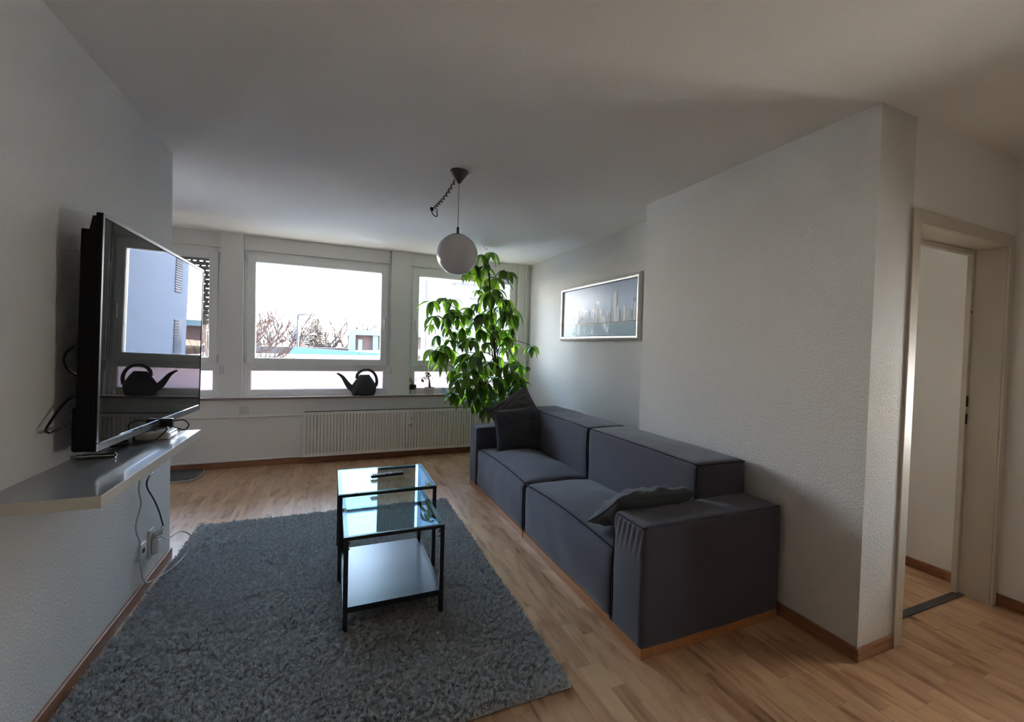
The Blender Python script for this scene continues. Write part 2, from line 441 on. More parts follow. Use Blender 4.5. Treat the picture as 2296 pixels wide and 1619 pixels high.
# ribbed face: a wave profile with flat borders
xs = [(rx0, yf_+.004), (rx0+.004, yf_), (rx0+.026, yf_)]
x = rx0+.026
while x < rx1-.05:
    xs += [(x+.004, yb_), (x+.012, yb_), (x+.016, yf_-.001), (x+.0333, yf_-.001)]; x += .0333
xs += [(rx1-.004, yf_), (rx1, yf_+.004)]
levels = [rz0, rz0+.03, rz0+.045, rz1-.045, rz1-.03, rz1]
g = []
for li, z in enumerate(levels):
    g.append([bm.verts.new((x, (yf_ if li in (0, 1, 4, 5) else y), z)) for x, y in xs])
for a, b in zip(g, g[1:]):
    for i in range(len(xs)-1): bm.faces.new((a[i], a[i+1], b[i+1], b[i]))
obj('front_panel', bm, radm, t, recalc=False)
bm = B(); box(bm, rx0, rx1, yf_+.020, 5.80, rz0, rz1-.002)
obj('body', bm, radm, t)
bm = B(); box(bm, rx0-.002, rx0+.004, yf_+.002, 5.80, rz0+.002, rz1); obj('side_cover', bm, radm, t)
bm = B(); box(bm, rx0+.01, rx1, yf_+.008, 5.80, rz1, rz1+.003); obj('shadow_grille', bm, graph, t)  # dark grey puts the gap shadow into the top grille's colour
for x in (.1, 1.45): obj('wall_bracket', box(B(), x-.02, x+.02, 5.79, 5.838, .2, .5), radm, t)
v = obj('thermostat', rbox(B(), .815, .862, 5.695, 5.742, .40, .515, .012, 4), whitepl, t, smooth=True)
bm = B(); box(bm, .848, .860, 5.6935, 5.696, .470, .480); obj('display', bm, holes, v)
for nm, z, r, lb in (('heating_pipe', .528, .009, 'thin white painted pipe running along the wall above the socket line'), ('heating_pipe', .070, .010, 'thin white pipe lying along the top of the brown baseboard')):
    bm = B(); tube(bm, [(-3.1, YW-.010, z), (-.30, YW-.010, z+.004), (-.22, YW-.03, z+.004)], r, 10)
    tag(obj(nm, bm, radm, smooth=True, origin=(-1.5, YW-.01, z)), lb if z < .2 else 'thin white painted pipe along the wall leading to the radiator top', 'pipe', )

# sockets
def socket_plate(t, x, y, z, nrm, n=1, vert=True):
    """square frame with n round sockets; nrm 'y' faces -Y, 'x' faces +X"""
    s = .041
    hgt = s*2 + (n-1)*.071
    def place(bm):
        if nrm == 'x': xform(bm, Matrix.Rotation(PI/2, 4, 'Z'))
        return xform(bm, Matrix.Translation((x, y, z)))
    obj('face_plate', place(rbox(B(), -s, s, -.009, 0, -hgt/2, hgt/2, .003, 2)), whitepl, t, smooth=True)
    for i in range(n):
        zc = -hgt/2 + s + i*.071
        bm = B(); lathe(bm, [(.0, .004), (.017, .004), (.019, .012), (.022, .012), (.0225, .008)], n=24)
        xform(bm, Matrix.Rotation(PI/2, 4, 'X')); xform(bm, Matrix.Translation((0, -.002, zc)))
        f = obj('socket_cup', place(bm), whitepl, t, smooth=True)
        bm = B()
        for q in (-.0095, .0095): tube(bm, [(q, -.0062, zc), (q, -.0085, zc)], .003, 8)
        obj('pin_hole', place(bm), holes, f)
t = thing('wall_socket', (-.833, YW, .60), 'single square white wall socket under the window sill', 'socket')
socket_plate(t, -.833, YW, .600, 'y')
t = thing('wall_socket', (XL, 3.235, .225), 'double white wall socket with plugs, low on the left wall', 'socket')
socket_plate(t, XL, 3.232, .222, 'x', 2)
t = thing('antenna_socket', (XL, 3.085, .235), 'small white aerial socket beside the double wall socket', 'socket')
obj('face_plate', rbox(B(), XL, XL+.012, 3.045, 3.125, .195, .275, .003, 2), whitepl, t, smooth=True)
obj('jack', box(B(), XL+.011, XL+.0135, 3.07, 3.10, .225, .247), holes, t)

# ------------------------------------------------------------------ wall shelf
t = thing('wall_shelf', (XL, 2.38, .84), 'grey topped floating shelf with white edge under the television', 'shelf')
SX = -.607; SY0, SY1 = 1.80, 2.945; SZ = .877
obj('board', box(B(), XL, SX, SY0, SY1, SZ-.036, SZ), pm('pale_shelf_edge', (.62, .60, .54), .4), t, bevel=.001)
obj('top_face', box(B(), XL, SX-.001, SY0+.001, SY1-.001, SZ, SZ+.0006), pm('grey_satin_laminate', (.30, .31, .32), .16, coat=.4), t)

# ------------------------------------------------------------------ television
th, ti, ro = .0213, -.0144, -.0162
n_ = Vector((math.cos(th)*math.cos(ti), -math.sin(th)*math.cos(ti), math.sin(ti)))
u_ = Vector((math.sin(th), math.cos(th), 0)); w_ = n_.cross(u_)
u2 = math.cos(ro)*u_ + math.sin(ro)*w_; w2 = -math.sin(ro)*u_ + math.cos(ro)*w_
A_ = Vector((-.7646, 2.2177, .9282))
# local TV frame: x along the screen, y up, z out of the screen
TVM = Matrix(((u2.x, w2.x, n_.x, A_.x), (u2.y, w2.y, n_.y, A_.y), (u2.z, w2.z, n_.z, A_.z), (0, 0, 0, 1)))
TW, TH = 1.3164, .86
t = thing('television', (-.79, 2.87, .93), 'large flat black television on a wall arm above the shelf', 'television')
def tv(name, bm, m, par=None, **k): return obj(name, xform(bm, TVM), m, par or t, **k)
bm = B(); bev = [(0, 0), (TW, 0), (TW, TH), (0, TH)]
box(bm, 0, TW, 0, TH, -.018, -.001)
case = tv('front_case', bm, blackmatte, bevel=.004)
bm = B(); rbox(bm, .001, TW-.001, .001, TH-.012, -.058, -.012, .006, 4)
for v in bm.verts:
    if v.co.z < -.03 and v.co.y > TH-.1: v.co.y -= .05
tv('rear_case', bm, blackmatte, smooth=True)
bm = B(); rbox(bm, .0, TW, .0, .16, -.068, -.012, .010, 4)
tv('speaker_housing', bm, blackmatte, smooth=True)
bm = B(); box(bm, .016, TW-.012, .032, TH-.016, -.001, .0006); scr = tv('screen', bm, screenm)
bm = B(); box(bm, 0, .014, .0, TH, -.001, .003); box(bm, TW-.010, TW, .0, TH, -.001, .003); box(bm, .014, TW-.010, TH-.014, TH, -.001, .003)
tv('bezel', bm, blackpl, bevel=.001)
bm = B(); box(bm, .014, TW-.01, .001, .028, -.001, .003); tv('lower_bezel', bm, graph)
bm = B(); box(bm, .012, TW-.006, .026, .032, -.0005, .0055); tv('silver_strip', bm, pm('polished_strip', (.75, .85, .9), .08, metal=1.0))
bm = B(); box(bm, .71, .77, -.016, .028, .0, .005); tv('logo_tab', bm, pm('frosted_tab', (.5, .55, .6), .2), bevel=.002)
t = thing('television_mount', (XL, 2.85, 1.3), 'dark wall arm holding the television from behind', 'wall mount')
bm = B(); box(bm, XL, XL+.014, 2.72, 2.98, 1.18, 1.42); obj('wall_plate', bm, blackmetal, t)
for z in (1.25, 1.35): obj('arm', tube(B(), [(XL+.012, 2.85, z), (XL+.046, 2.85, z)], .02, 10), blackmetal, t)

# cables behind and under the television
def cable(pts, r, m, label, name='cable', k=8, group=None):
    return tag(obj(name, tube(B(), smoothpts(pts, k), r, 8), m, smooth=2, origin=pts[0]), label, 'cable')
def X_(px, py, X):
    d_ = _F + _R*((px-1248.18)/FPX) - _U*((py-807.9)/FPX)
    return Vector((0, 0, CAMH)) + d_*(X/d_.x)
cable([X_(a, b, -.862) for a, b in ((200, 770), (170, 776), (150, 790), (143, 808), (152, 828), (178, 845), (205, 855))], .0035, blackpl, 'black cable bowed out behind the television at mid height', 'television_cable')
cable([X_(a, b, -.86) for a, b in ((200, 886), (176, 887), (155, 896), (135, 915), (115, 943), (103, 964), (108, 970), (118, 968), (145, 955), (175, 940), (200, 930))], .0042, blackpl, 'black cable looped low behind the television against the wall', 'television_cable')
def S_(px, py, z=SZ+.004):
    d_ = _F + _R*((px-1248.18)/FPX) - _U*((py-807.9)/FPX)
    return Vector((0, 0, CAMH)) + d_*((z-CAMH)/d_.z)
cable([X_(a, b, -.868 if i < 10 else -.80) for i, (a, b) in enumerate(((313, 1078), (311, 1100), (316, 1125), (313, 1145), (305, 1175), (306, 1195), (313, 1215), (313, 1250), (317, 1285), (323, 1303)))]
      + [Vector((-.855, 3.12, .05)), Vector((-.80, 3.25, .052)), Vector((-.76, 3.42, .075)), Vector((-.765, 3.50, .135)), Vector((-.80, 3.44, .195)), Vector((-.835, 3.33, .20)), Vector((-.852, 3.27, .235))],
      .0035, greyw, 'pale cable falling from the shelf, curling at the baseboard to the socket', 'power_cable')
bk = [X_(a, b, -.862) for a, b in ((345, 1058), (335, 1068), (329, 1083), (332, 1098), (345, 1120), (356, 1145), (362, 1165), (366, 1180))]
cable(bk, .004, blackpl, 'black cable hanging from the shelf to the upper plug', 'power_cable')
t = thing('power_plug', bk[-1], 'small white plug at the end of the black cable', 'plug')
q = bk[-1]; bm = B(); tube(bm, [(XL+.008, 3.24, .262), (XL+.04, 3.26, .268)], .018, 12); obj('body', bm, whitepl, t, smooth=True)
bm = B(); tube(bm, [(XL+.035, 3.26, .268), q], [.009, .006], 10); obj('sleeve', bm, blackpl, t, smooth=True)
bm = B(); rbox(bm, XL+.010, XL+.045, 3.195, 3.245, .165, .245, .012, 3)
tag(obj('power_plug', bm, whitepl, smooth=True, origin=(XL+.02, 3.22, .2)), 'angled white plug of the pale cable, in the double socket', 'plug')

# things on the shelf
c0 = S_(352, 985); c1 = S_(392, 968)
t = thing('router', (-.745, 2.80, SZ), 'small white router box at the far end of the shelf', 'router')
obj('body', rbox(B(), -.80, -.675, 2.70, 2.84, SZ+.001, SZ+.032, .008, 4), whitepl, t, smooth=True)
obj('lid', rbox(B(), -.79, -.685, 2.71, 2.83, SZ+.030, SZ+.036, .003, 3), boxm, t, smooth=True)
t = thing('black_receiver', (-.77, 2.86, SZ), 'small black receiver box standing behind the white router', 'receiver')
obj('body', rbox(B(), -.85, -.70, 2.85, 2.88, SZ+.001, SZ+.075, .004, 3), blackpl, t, smooth=True)
cable([(-.70, 2.875, SZ+.06), (-.66, 2.86, SZ+.066), (-.635, 2.85, SZ+.045), (-.65, 2.84, SZ+.02), (-.69, 2.835, SZ+.035), (-.72, 2.79, SZ+.044), (-.74, 2.74, SZ+.044)], .003, blackpl, 'thin black cable looping beside the router on the shelf', 'router_cable')
cable([(-.80, 2.60, SZ+.008), (-.77, 2.62, SZ+.006), (-.72, 2.66, SZ+.006), (-.69, 2.72, SZ+.04), (-.70, 2.76, SZ+.05), (-.73, 2.74, SZ+.045), (-.79, 2.66, SZ+.041)], .003, blackpl, 'black cable running from the dark plug onto the router', 'router_cable')
bm = B(); tube(bm, [(-.83, 2.55, SZ+.013), (-.795, 2.60, SZ+.013)], [.010, .013], 10)
tag(obj('cable_connector', bm, blackpl, smooth=True, origin=(-.81, 2.57, SZ)), 'stubby black cable connector lying on the shelf', 'connector')
a = S_(214, 1009, SZ+.008); b = S_(268, 1006, SZ+.008)
bm = B(); a = Vector((-.868, 2.36, SZ+.009)); b = Vector((-.755, 2.365, SZ+.009))
tube(bm, [a, b], .008, 12); o = tag(obj('metal_rod', bm, silver, smooth=True, origin=a), 'short silver rod lying on the shelf below the television corner', 'rod')
bm = B(); tube(bm, [b, b+Vector((.003, 0, 0))], .0065, 10); obj('end_hole', bm, holes, o)

# ------------------------------------------------------------------ rug
RX0, RX1, RY0, RY1, RZ = -.845, .885, 1.60, 4.02, .012
t = thing('rug', (0, 2.8, 0), 'dark grey shaggy rectangular rug on the wooden floor', 'rug')
bm = B()
nx, ny = 60, 84; vs = []
def rp(u, v):
    x = RX0+(RX1-RX0)*u; y = RY0+(RY1-RY0)*v
    x += .012*(v-.5)*2 + .004*noise.noise(Vector((u*3, v*5, 1))); y += .004*noise.noise(Vector((u*5, v*3, 5)))
    z = RZ + .004*noise.noise(Vector((x*5, y*5, 0)))
    e = min(u*(RX1-RX0), (1-u)*(RX1-RX0), v*(RY1-RY0), (1-v)*(RY1-RY0))
    return x, y, max(.004, z if e > .02 else z*.5+.002)
for j in range(ny+1): vs.append([bm.verts.new(rp(i/nx, j/ny)) for i in range(nx+1)])
for j in range(ny):
    for i in range(nx): bm.faces.new((vs[j][i], vs[j][i+1], vs[j+1][i+1], vs[j+1][i]))
pile = obj('pile', bm, [rugm, rugb], t, smooth=2, recalc=False)
pile['kind'] = 'stuff'
bm = B(); box(bm, RX0+.012, RX1-.012, RY0+.012, RY1-.012, .0, .004); obj('backing', bm, rugb, t)
ps = pile.modifiers.new('pile', 'PARTICLE_SYSTEM').particle_system; s = ps.settings
s.type = 'HAIR'; s.count = 26000; s.hair_step = 3; s.hair_length = .022; s.emit_from = 'FACE'; s.use_emit_random = True
s.normal_factor = .0055; s.brownian_factor = .0045; s.use_advanced_hair = True
s.child_type = 'INTERPOLATED'; s.child_percent = 10; s.rendered_child_count = 11
s.clump_factor = .6; s.clump_shape = -.1; s.roughness_1 = .006; s.roughness_1_size = .02; s.roughness_2 = .008; s.roughness_endpoint = .006
s.kink = 'CURL'; s.kink_amplitude = .0025; s.kink_frequency = 1.5
s.root_radius = 1.0; s.tip_radius = .75; s.radius_scale = .0015; s.material = 1; s.render_step = 3; s.display_step = 2
s.use_hair_bspline = False
pile.show_instancer_for_render = True

# ------------------------------------------------------------------ nesting tables
def table(x0, x1, y0, y1, ztop, zf, shelf, label):
    t = thing('nesting_table', ((x0+x1)/2, (y0+y1)/2, zf), label, 'table', None)
    w = .020
    for x, y in ((x0, y0), (x1, y0), (x0, y1), (x1, y1)):
        xx = x+w/2 if x == x0 else x-w/2; yy = y+w/2 if y == y0 else y-w/2
        bm = B(); box(bm, xx-w/2, xx+w/2, yy-w/2, yy+w/2, zf, ztop-w); obj('leg', bm, blackmetal, t, bevel=.001)
    bm = B(); h0 = ztop-w
    box(bm, x0, x1, y0, y0+w, h0, ztop-.004); box(bm, x0, x1, y1-w, y1, h0, ztop-.004)
    box(bm, x0, x0+w, y0+w, y1-w, h0, ztop-.004); box(bm, x1-w, x1, y0+w, y1-w, h0, ztop-.004)
    obj('top_frame', bm, blackmetal, t)
    bm = B(); box(bm, x0+.001, x1-.001, y0+.001, y1-.001, ztop-.004, ztop); obj('glass_top', bm, tableglass, t)
    if shelf:
        zs = .112
        bm = B(); box(bm, x0+w, x1-w, y0, y0+w, zs, zs+w); box(bm, x0+w, x1-w, y1-w, y1, zs, zs+w)
        box(bm, x0, x0+w, y0+w, y1-w, zs, zs+w); box(bm, x1-w, x1, y0+w, y1-w, zs, zs+w); obj('shelf_frame', bm, blackmetal, t)
        bm = B(); box(bm, x0+w, x1-w, y0+.005, y1-.005, zs+w, zs+w+.005); obj('metal_shelf', bm, pm('black_satin_sheet', (.022, .038, .065), .36, metal=.0, bump=(1400, .12, .0005), coat=0), t)
        for x in (x0+w, x1-w):
            sgn = 1 if x == x0+w else -1
            for z in (.405, .432): obj('screw_head', tube(B(), [(x, y0+.01, z), (x+sgn*.005, y0+.01, z)], .005, 8), blackmetal, t)
    return t
table(.058, .512, 2.295, 2.985, .467, .018, True, 'lower nesting table with glass top and a black lower shelf, nearer of the pair')
table(.040, .566, 2.775, 3.320, .520, .018, False, 'taller glass topped nesting table with remote control on it')

# remote control
t = thing('remote_control', (.33, 3.16, .52), 'long dark remote control lying on the taller glass table', 'remote control')
RM = Matrix.Translation((.318, 3.055, .5212)) @ Matrix.Rotation(math.radians(7), 4, 'Z')
bm = B(); rbox(bm, -.098, .098, -.021, .021, .002, .020, .009, 8); obj('body', xform(bm, RM), blackpl, t, smooth=True)
b0 = None
for i in range(13):
    if i in (5, 6): continue
    for j in (-1, 0, 1):
        x = -.084 + i*.0138
        if b0 is None:
            bm = B(); rbox(bm, -.0042, .0042, -.0038, .0038, .0185, .0235, .0018, 1, rseg=2)
            b0 = obj('button', bm, remote_key, t, smooth=True); q = b0
        else: q = b0.copy(); C.objects.link(q); q.parent = t
        q.matrix_local = Matrix.Translation(-OFF[t.name]) @ RM @ Matrix.Translation((x, j*.0115, 0)) @ Matrix.Translation(OFF[t.name])
bm = B(); lathe(bm, [(0, .0235), (.006, .0235), (.007, .0225), (.012, .0225), (.013, .019)], (-.006, 0, 0), 20); obj('round_pad', xform(bm, RM), remote_key, t, smooth=True)

# ------------------------------------------------------------------ sofa
t = thing('sofa', (1.65, 3.04, 0), 'long anthracite fabric two seat sofa on a low wooden plinth', 'sofa')
sx0, sx1, sy0, sy1, pz = 1.225, 2.085, 1.63, 4.47, .038
def wrink(bm, amp, f=5, seed=0):
    for v in bm.verts:
        p = v.co; k = noise.noise(Vector((p.x*f, p.y*f, p.z*f+seed)))
        v.co = p + v.normal*amp*k
def soft(name, x0, x1, y0, y1, z0, z1, r, bulge, amp=.003, n=18, pipes=()):
    bm = B(); rbox(bm, x0, x1, y0, y1, z0, z1, r, n, bulge); bm.normal_update(); bmesh.ops.recalc_face_normals(bm, faces=bm.faces); bm.normal_update(); wrink(bm, amp)
    if name == 'armrest':
        for v in bm.verts:
            q = v.co
            if q.x < x0+.03 and q.z > z1-.16: q.x += .0026*math.sin(q.y*170+q.z*40)*max(0, min(1, (q.z-(z1-.16))/.10))*(1 if q.z < z1-.012 else .2)
    o = obj(name, bm, fabric, t, smooth=2)
    for pts in pipes:
        obj('piping', tube(B(), smoothpts(pts, 5), .0035, 6), seam, o, smooth=2)
    return o
bm = B(); box(bm, sx0+.004, sx1-.01, sy0+.004, 3.03, 0, pz+.01); obj('plinth', bm, plinthm, t, bevel=.002)
bm = B(); box(bm, sx0+.004, sx1-.01, 3.045, sy1-.004, 0, pz+.01); obj('plinth', bm, plinthm, t, bevel=.002)
AZ = .582; ay0, ay1 = 1.875, 4.235; ym = 3.037; SZt = .395; bx = 1.73; BZ = .762
def line(a, b, n=5, sag=0, ax=2):
    a = Vector(a); b = Vector(b); out = []
    for i in range(n+1):
        p = a.lerp(b, i/n); p[ax] += sag*4*(i/n)*(1-i/n); out.append(p)
    return out
soft('armrest', sx0, sx1, sy0, ay0, pz, AZ, .022, (.006, .010, .008), n=30, pipes=[
    line((sx0+.008, sy0+.010, AZ-.006), (sx1-.01, sy0+.010, AZ-.006)),
    line((sx0+.004, ay0-.01, AZ-.01), (sx0+.004, ay0-.01, pz+.01), ax=0, sag=-.004),
    line((sx0+.006, sy0+.012, AZ-.008), (sx0+.006, ay0-.012, AZ-.008))])
soft('armrest', sx0, sx1, ay1, sy1, pz, AZ, .022, (.006, .010, .008), pipes=[
    line((sx0+.004, ay1+.01, AZ-.01), (sx0+.004, ay1+.01, pz+.01), ax=0), line((sx0+.006, ay1+.008, AZ-.006), (sx1-.4, ay1+.008, AZ-.006))])
for y0, y1 in ((ay0+.001, ym-.002), (ym+.002, ay1-.001)):
    soft('seat', sx0+.004, bx+.03, y0, y1, pz, SZt-.004, .045, (.014, .004, .055), amp=.009, n=22, pipes=[
        line((sx0+.016, y0+.012, SZt-.010), (sx0+.016, y1-.012, SZt-.010), n=8, sag=.022),
        line((sx0+.005, y0+.008, SZt-.02), (sx0+.005, y0+.008, pz+.01), ax=0, sag=-.005)])
for y0, y1 in ((ay0-.005, ym-.002), (ym+.002, ay1+.10)):
    soft('backrest', bx, sx1+.005, y0, y1, .36, BZ, .030, (.016, .006, .010), amp=.005, n=20, pipes=[
        line((bx+.012, y0+.012, BZ-.008), (bx+.012, y1-.012, BZ-.008), n=8, sag=.004),
        line((bx+.012, y0+.008, BZ-.010), (sx1-.01, y0+.008, BZ-.010)),
        line((bx+.006, y0+.010, BZ-.012), (bx+.004, y0+.008, .44), ax=0, sag=-.006),
        line((bx+.006, y1-.010, BZ-.012), (bx+.004, y1-.008, .44), ax=0, sag=-.006)])

def pillow(name, size, thick, M, m, label, wr=.006, wf=9, seed=0, fold=0, sz2=None):
    n = 34; bm = B(); S = size/2; S2 = (sz2 or size)/2; top, bot = [], []
    for j in range(n+1):
        a_, b_ = [], []
        for i in range(n+1):
            u, v = i/n*2-1, j/n*2-1
            k = (1-abs(u)**2.6)*(1-abs(v)**2.6); k = max(0, k)**.55
            pin = 1 - .075*(1-u*u)*abs(v)**3; pin2 = 1 - .075*(1-v*v)*abs(u)**3
            x, y = u*S*pin2, v*S2*pin
            edge = max(abs(u), abs(v))
            w = wr*noise.noise(Vector((u*wf*.4, v*wf*.4, seed))) + wr*.9*noise.noise(Vector((math.atan2(v, u)*5, edge*1.2, seed+3)))*edge**3
            zt = thick/2*k + w*(k > .001)*min(1, k*2); zb = -thick/2*k + w*.6*(k > .001)*min(1, k*2)
            zf = fold*(u*u)
            P = bm.verts.new((x, y, zt+zf)); a_.append(P)
            b_.append(P if i in (0, n) or j in (0, n) else bm.verts.new((x, y, zb+zf)))
        top.append(a_); bot.append(b_)
    for j in range(n):
        for i in range(n):
            bm.faces.new((top[j][i], top[j][i+1], top[j+1][i+1], top[j+1][i]))
            bm.faces.new((bot[j][i], bot[j+1][i], bot[j+1][i+1], bot[j][i+1]))
    bedge = [top[0][i].co.copy() for i in range(n+1)] + [top[j][n].co.copy() for j in range(1, n+1)] + [top[n][i].co.copy() for i in range(n-1, -1, -1)] + [top[j][0].co.copy() for j in range(n-1, -1, -1)]
    o = obj(name, xform(bm, Matrix.Identity(4)), m, smooth=2)
    o.matrix_world = M; OFF[o.name] = Vector((0, 0, 0))
    tag(o, label, 'cushion')
    bm = B(); tube(bm, bedge, .0032, 6, cap=False); sm = obj('seam', bm, m, o, smooth=2)
    return o
def frame_m(c, xd, nd):
    """pose: local x along xd, local z (thickness) along nd"""
    z = Vector(nd).normalized(); x = Vector(xd); x = (x - z*x.dot(z)).normalized(); y = z.cross(x)
    return Matrix(((x.x, y.x, z.x, c[0]), (x.y, y.y, z.y, c[1]), (x.z, y.z, z.z, c[2]), (0, 0, 0, 1)))
# smooth square cushion in front
pillow('cushion', .395, .13, frame_m((1.52, 4.00, .600), (1, .12, .0), (-.12, -.93, .34)), fabricb, 'smooth charcoal square cushion standing on the far seat', seed=2)
pillow('cushion', .47, .13, frame_m((1.615, 4.20, .672), (.86, .05, .46), (-.05, -.93, .28)), waffle, 'waffle weave grey cushion tilted on its corner against the far armrest', seed=5)
pillow('cushion', .36, .13, frame_m((1.70, 4.035, .60), (.5, .8, 0), (-.90, -.30, .30)), fabricb, 'dark crumpled cushion wedged behind the smooth one in the sofa corner', wr=.02, wf=14, seed=9)
pillow('cushion', .48, .15, frame_m((1.465, 1.985, .535), (1, 0, .02), (.03, .58, .81)), fabricc, 'slate grey wrinkled cushion leaning inside the near armrest', wr=.022, wf=11, seed=12, sz2=.36)

# ------------------------------------------------------------------ pendant lamp
LX, LY = .703, 2.975; GZ = 1.925
t = thing('pendant_lamp', (LX, LY, H), 'round white globe pendant lamp hanging from the ceiling', 'lamp')
bm = B(); lathe(bm, [(0, H), (.056, H), (.058, H-.008), (.050, H-.022), (.012, H-.075), (.006, H-.080), (0, H-.080)], (LX, LY, 0), 32); obj('ceiling_cup', bm, graph, t, smooth=True)
bm = B(); tube(bm, [(LX, LY, H-.078), (LX, LY, GZ+.16)], .0028, 8); obj('cord', bm, greyw, t, smooth=2)
bm = B(); lathe(bm, [(0, GZ+.172), (.008, GZ+.172), (.008, GZ+.135), (.020, GZ+.130), (.045, GZ+.122), (.049, GZ+.114), (.049, GZ+.108), (0, GZ+.108)], (LX, LY, 0), 32); obj('shade_cap', bm, graph, t, smooth=True)
bm = B(); R_ = .128; lathe(bm, [(0, GZ-R_)] + [(R_*math.cos(a), GZ+R_*math.sin(a)) for a in [(-90+180*i/36)*PI/180 for i in range(1, 36)] if a < 1.22] + [(.044, GZ+.121)], (LX, LY, 0), 48); obj('globe_shade', bm, opal, t, smooth=2)
# loose ceiling cable wrapped in a spiral
t = thing('ceiling_cable', (LX, 3.1, H), 'loose twisted cable hanging along the ceiling beside the pendant lamp', 'cable')
p0 = Vector((LX-.012, LY+.03, H-.045)); p1 = at(974, 466, 3.40)
bm = B(); P = [p0.lerp(p1, i/40) for i in range(41)]
for i, p in enumerate(P): p.z -= .02*math.sin(PI*i/40)
tube(bm, P, .004, 8); obj('white_wire', bm, greyw, t, smooth=2)
bm = B(); Q = []
for i in range(181):
    f = i/180*40; k = int(min(39, f)); p = P[k].lerp(P[k+1], f-k); a = i/180*2*PI*9
    Q.append(p + Vector((math.cos(a)*.008, 0, math.sin(a)*.008)))
tube(bm, Q, .0035, 6); obj('spiral_wrap', bm, pm('dark_spiral', (.10, .10, .10), .5), t, smooth=2)
e0 = p1
bm = B(); tube(bm, smoothpts([at(970, 468, 3.4), at(968, 475, 3.39), at(974, 484, 3.39), at(980, 484, 3.4), at(979, 470, 3.4)], 6), .0035, 8); obj('black_loop', bm, blackpl, t, smooth=2)
bm = B(); c_ = at(968, 469, 3.4); rbox(bm, c_.x-.012, c_.x+.012, c_.y-.01, c_.y+.01, c_.z-.01, c_.z+.012, .003, 2); obj('terminal_block', bm, blackpl, t)
bm = B(); tube(bm, smoothpts([at(978, 466, 3.4), at(981, 472, 3.39), at(975, 474, 3.4), at(966, 472, 3.4)], 6), .003, 8); obj('white_loop', bm, whitepl, t, smooth=2)

# ------------------------------------------------------------------ picture
t = thing('picture', (XR2, 4.07, 1.73), 'wide silver framed panorama print of a city skyline on the recess wall', 'picture')
py0, py1, pz0, pz1 = 3.315, 4.862, 1.437, 2.032
def P_(y, z, d=0): return (XR2-.012-d, y, z)
fw = .05
def prof_bar(bm, a, b, inn):
    """rounded moulding from a to b, inn = direction towards the print"""
    a = Vector(a); b = Vector(b); inn = Vector(inn); out = []
    prof = [(0, 0), (.0, .018), (.010, .028), (.025, .032), (.04, .028), (fw, .012), (fw, 0)]
    d = (b-a).normalized()
    ra = [bm.verts.new(a + inn*p + d*p + Vector((-h, 0, 0))) for p, h in prof]
    rb = [bm.verts.new(b + inn*p - d*p + Vector((-h, 0, 0))) for p, h in prof]
    for i in range(len(prof)-1): bm.faces.new((ra[i], ra[i+1], rb[i+1], rb[i]))
bm = B(); X0 = XR2-.001
prof_bar(bm, (X0, py0, pz0), (X0, py1, pz0), (0, 0, 1)); prof_bar(bm, (X0, py0, pz1), (X0, py1, pz1), (0, 0, -1))
prof_bar(bm, (X0, py0, pz0), (X0, py0, pz1), (0, 1, 0)); prof_bar(bm, (X0, py1, pz0), (X0, py1, pz1), (0, -1, 0))
obj('frame', bm, silver2, t, smooth=True)
def print_mat():
    t_ = NT('skyline_print'); tc = t_.n('TexCoord'); sp = t_.n('SeparateXYZ', {'Vector': (tc, 'Object')})
    n = t_.n('TexNoise', {'Vector': (tc, 'Object'), 'Scale': 3.0, 'Detail': 4.0})
    v = t_.math('ADD', t_.math('MULTIPLY', (sp, 'Z'), 1.2), t_.math('MULTIPLY', n, .5))
    c = t_.ramp(v, [(.0, (.40, .56, .72)), (.25, (.24, .40, .64)), (.55, (.20, .30, .52))])
    return t_.surf(t_.n('BsdfPrincipled', {'Base Color': c, 'Roughness': .5, 'Coat Weight': .12, 'Coat Roughness': .25}))
def flat(n, c): return pm(n, c, .5, coat=.1)
pmats = [print_mat(), flat('print_water', (.10, .26, .36)), flat('print_white', (.72, .72, .72)), flat('print_grey', (.32, .36, .42)), flat('print_dark', (.07, .10, .17)), flat('print_rust', (.30, .14, .12)), flat('print_shore', (.36, .34, .28)), flat('print_trees', (.08, .10, .08))]
bm = B(); ya, yb, za, zb = py0+fw-.006, py1-fw+.006, pz0+fw-.006, pz1-fw+.006
def prect(y0, y1, z0, z1, mi, d):
    x = XR2-.012-d
    f = bm.faces.new([bm.verts.new((x, y0, z0)), bm.verts.new((x, y0, z1)), bm.verts.new((x, y1, z1)), bm.verts.new((x, y1, z0))]); f.material_index = mi
prect(ya, yb, za, zb, 0, 0)
zw = za+.115; zh = zw+.018
prect(ya, yb, za, zw, 1, .0004); prect(ya, yb, zw, zw+.008, 6, .0006); prect(ya, yb, zw+.008, zh+.012, 7, .0005)
rr = random.Random(3); y = yb-.03
while y > ya+.02:
    w = rr.uniform(.016, .042); h = rr.uniform(.04, .15)*(1.0 if rr.random() < .85 else 1.3)
    prect(max(ya, y-w), y, zh, zh+h, rr.choice([2, 2, 3, 3, 4, 2, 5 if rr.random() < .2 else 3]), .0008+rr.random()*.0006)
    if rr.random() < .5: prect(max(ya, y-w*1.4), y-w*.5, zh, zh+h*.5, rr.choice([2, 3, 3]), .0016)
    y -= w*rr.uniform(.7, 1.3)
prect(3.70, 3.745, zh, zh+.27, 2, .0018); prect(3.708, 3.737, zh+.27, zh+.284, 2, .0018)
prect(3.79, 3.796, zh, zh+.22, 3, .0018); prect(3.42, 3.44, zh, zh+.20, 3, .0018)
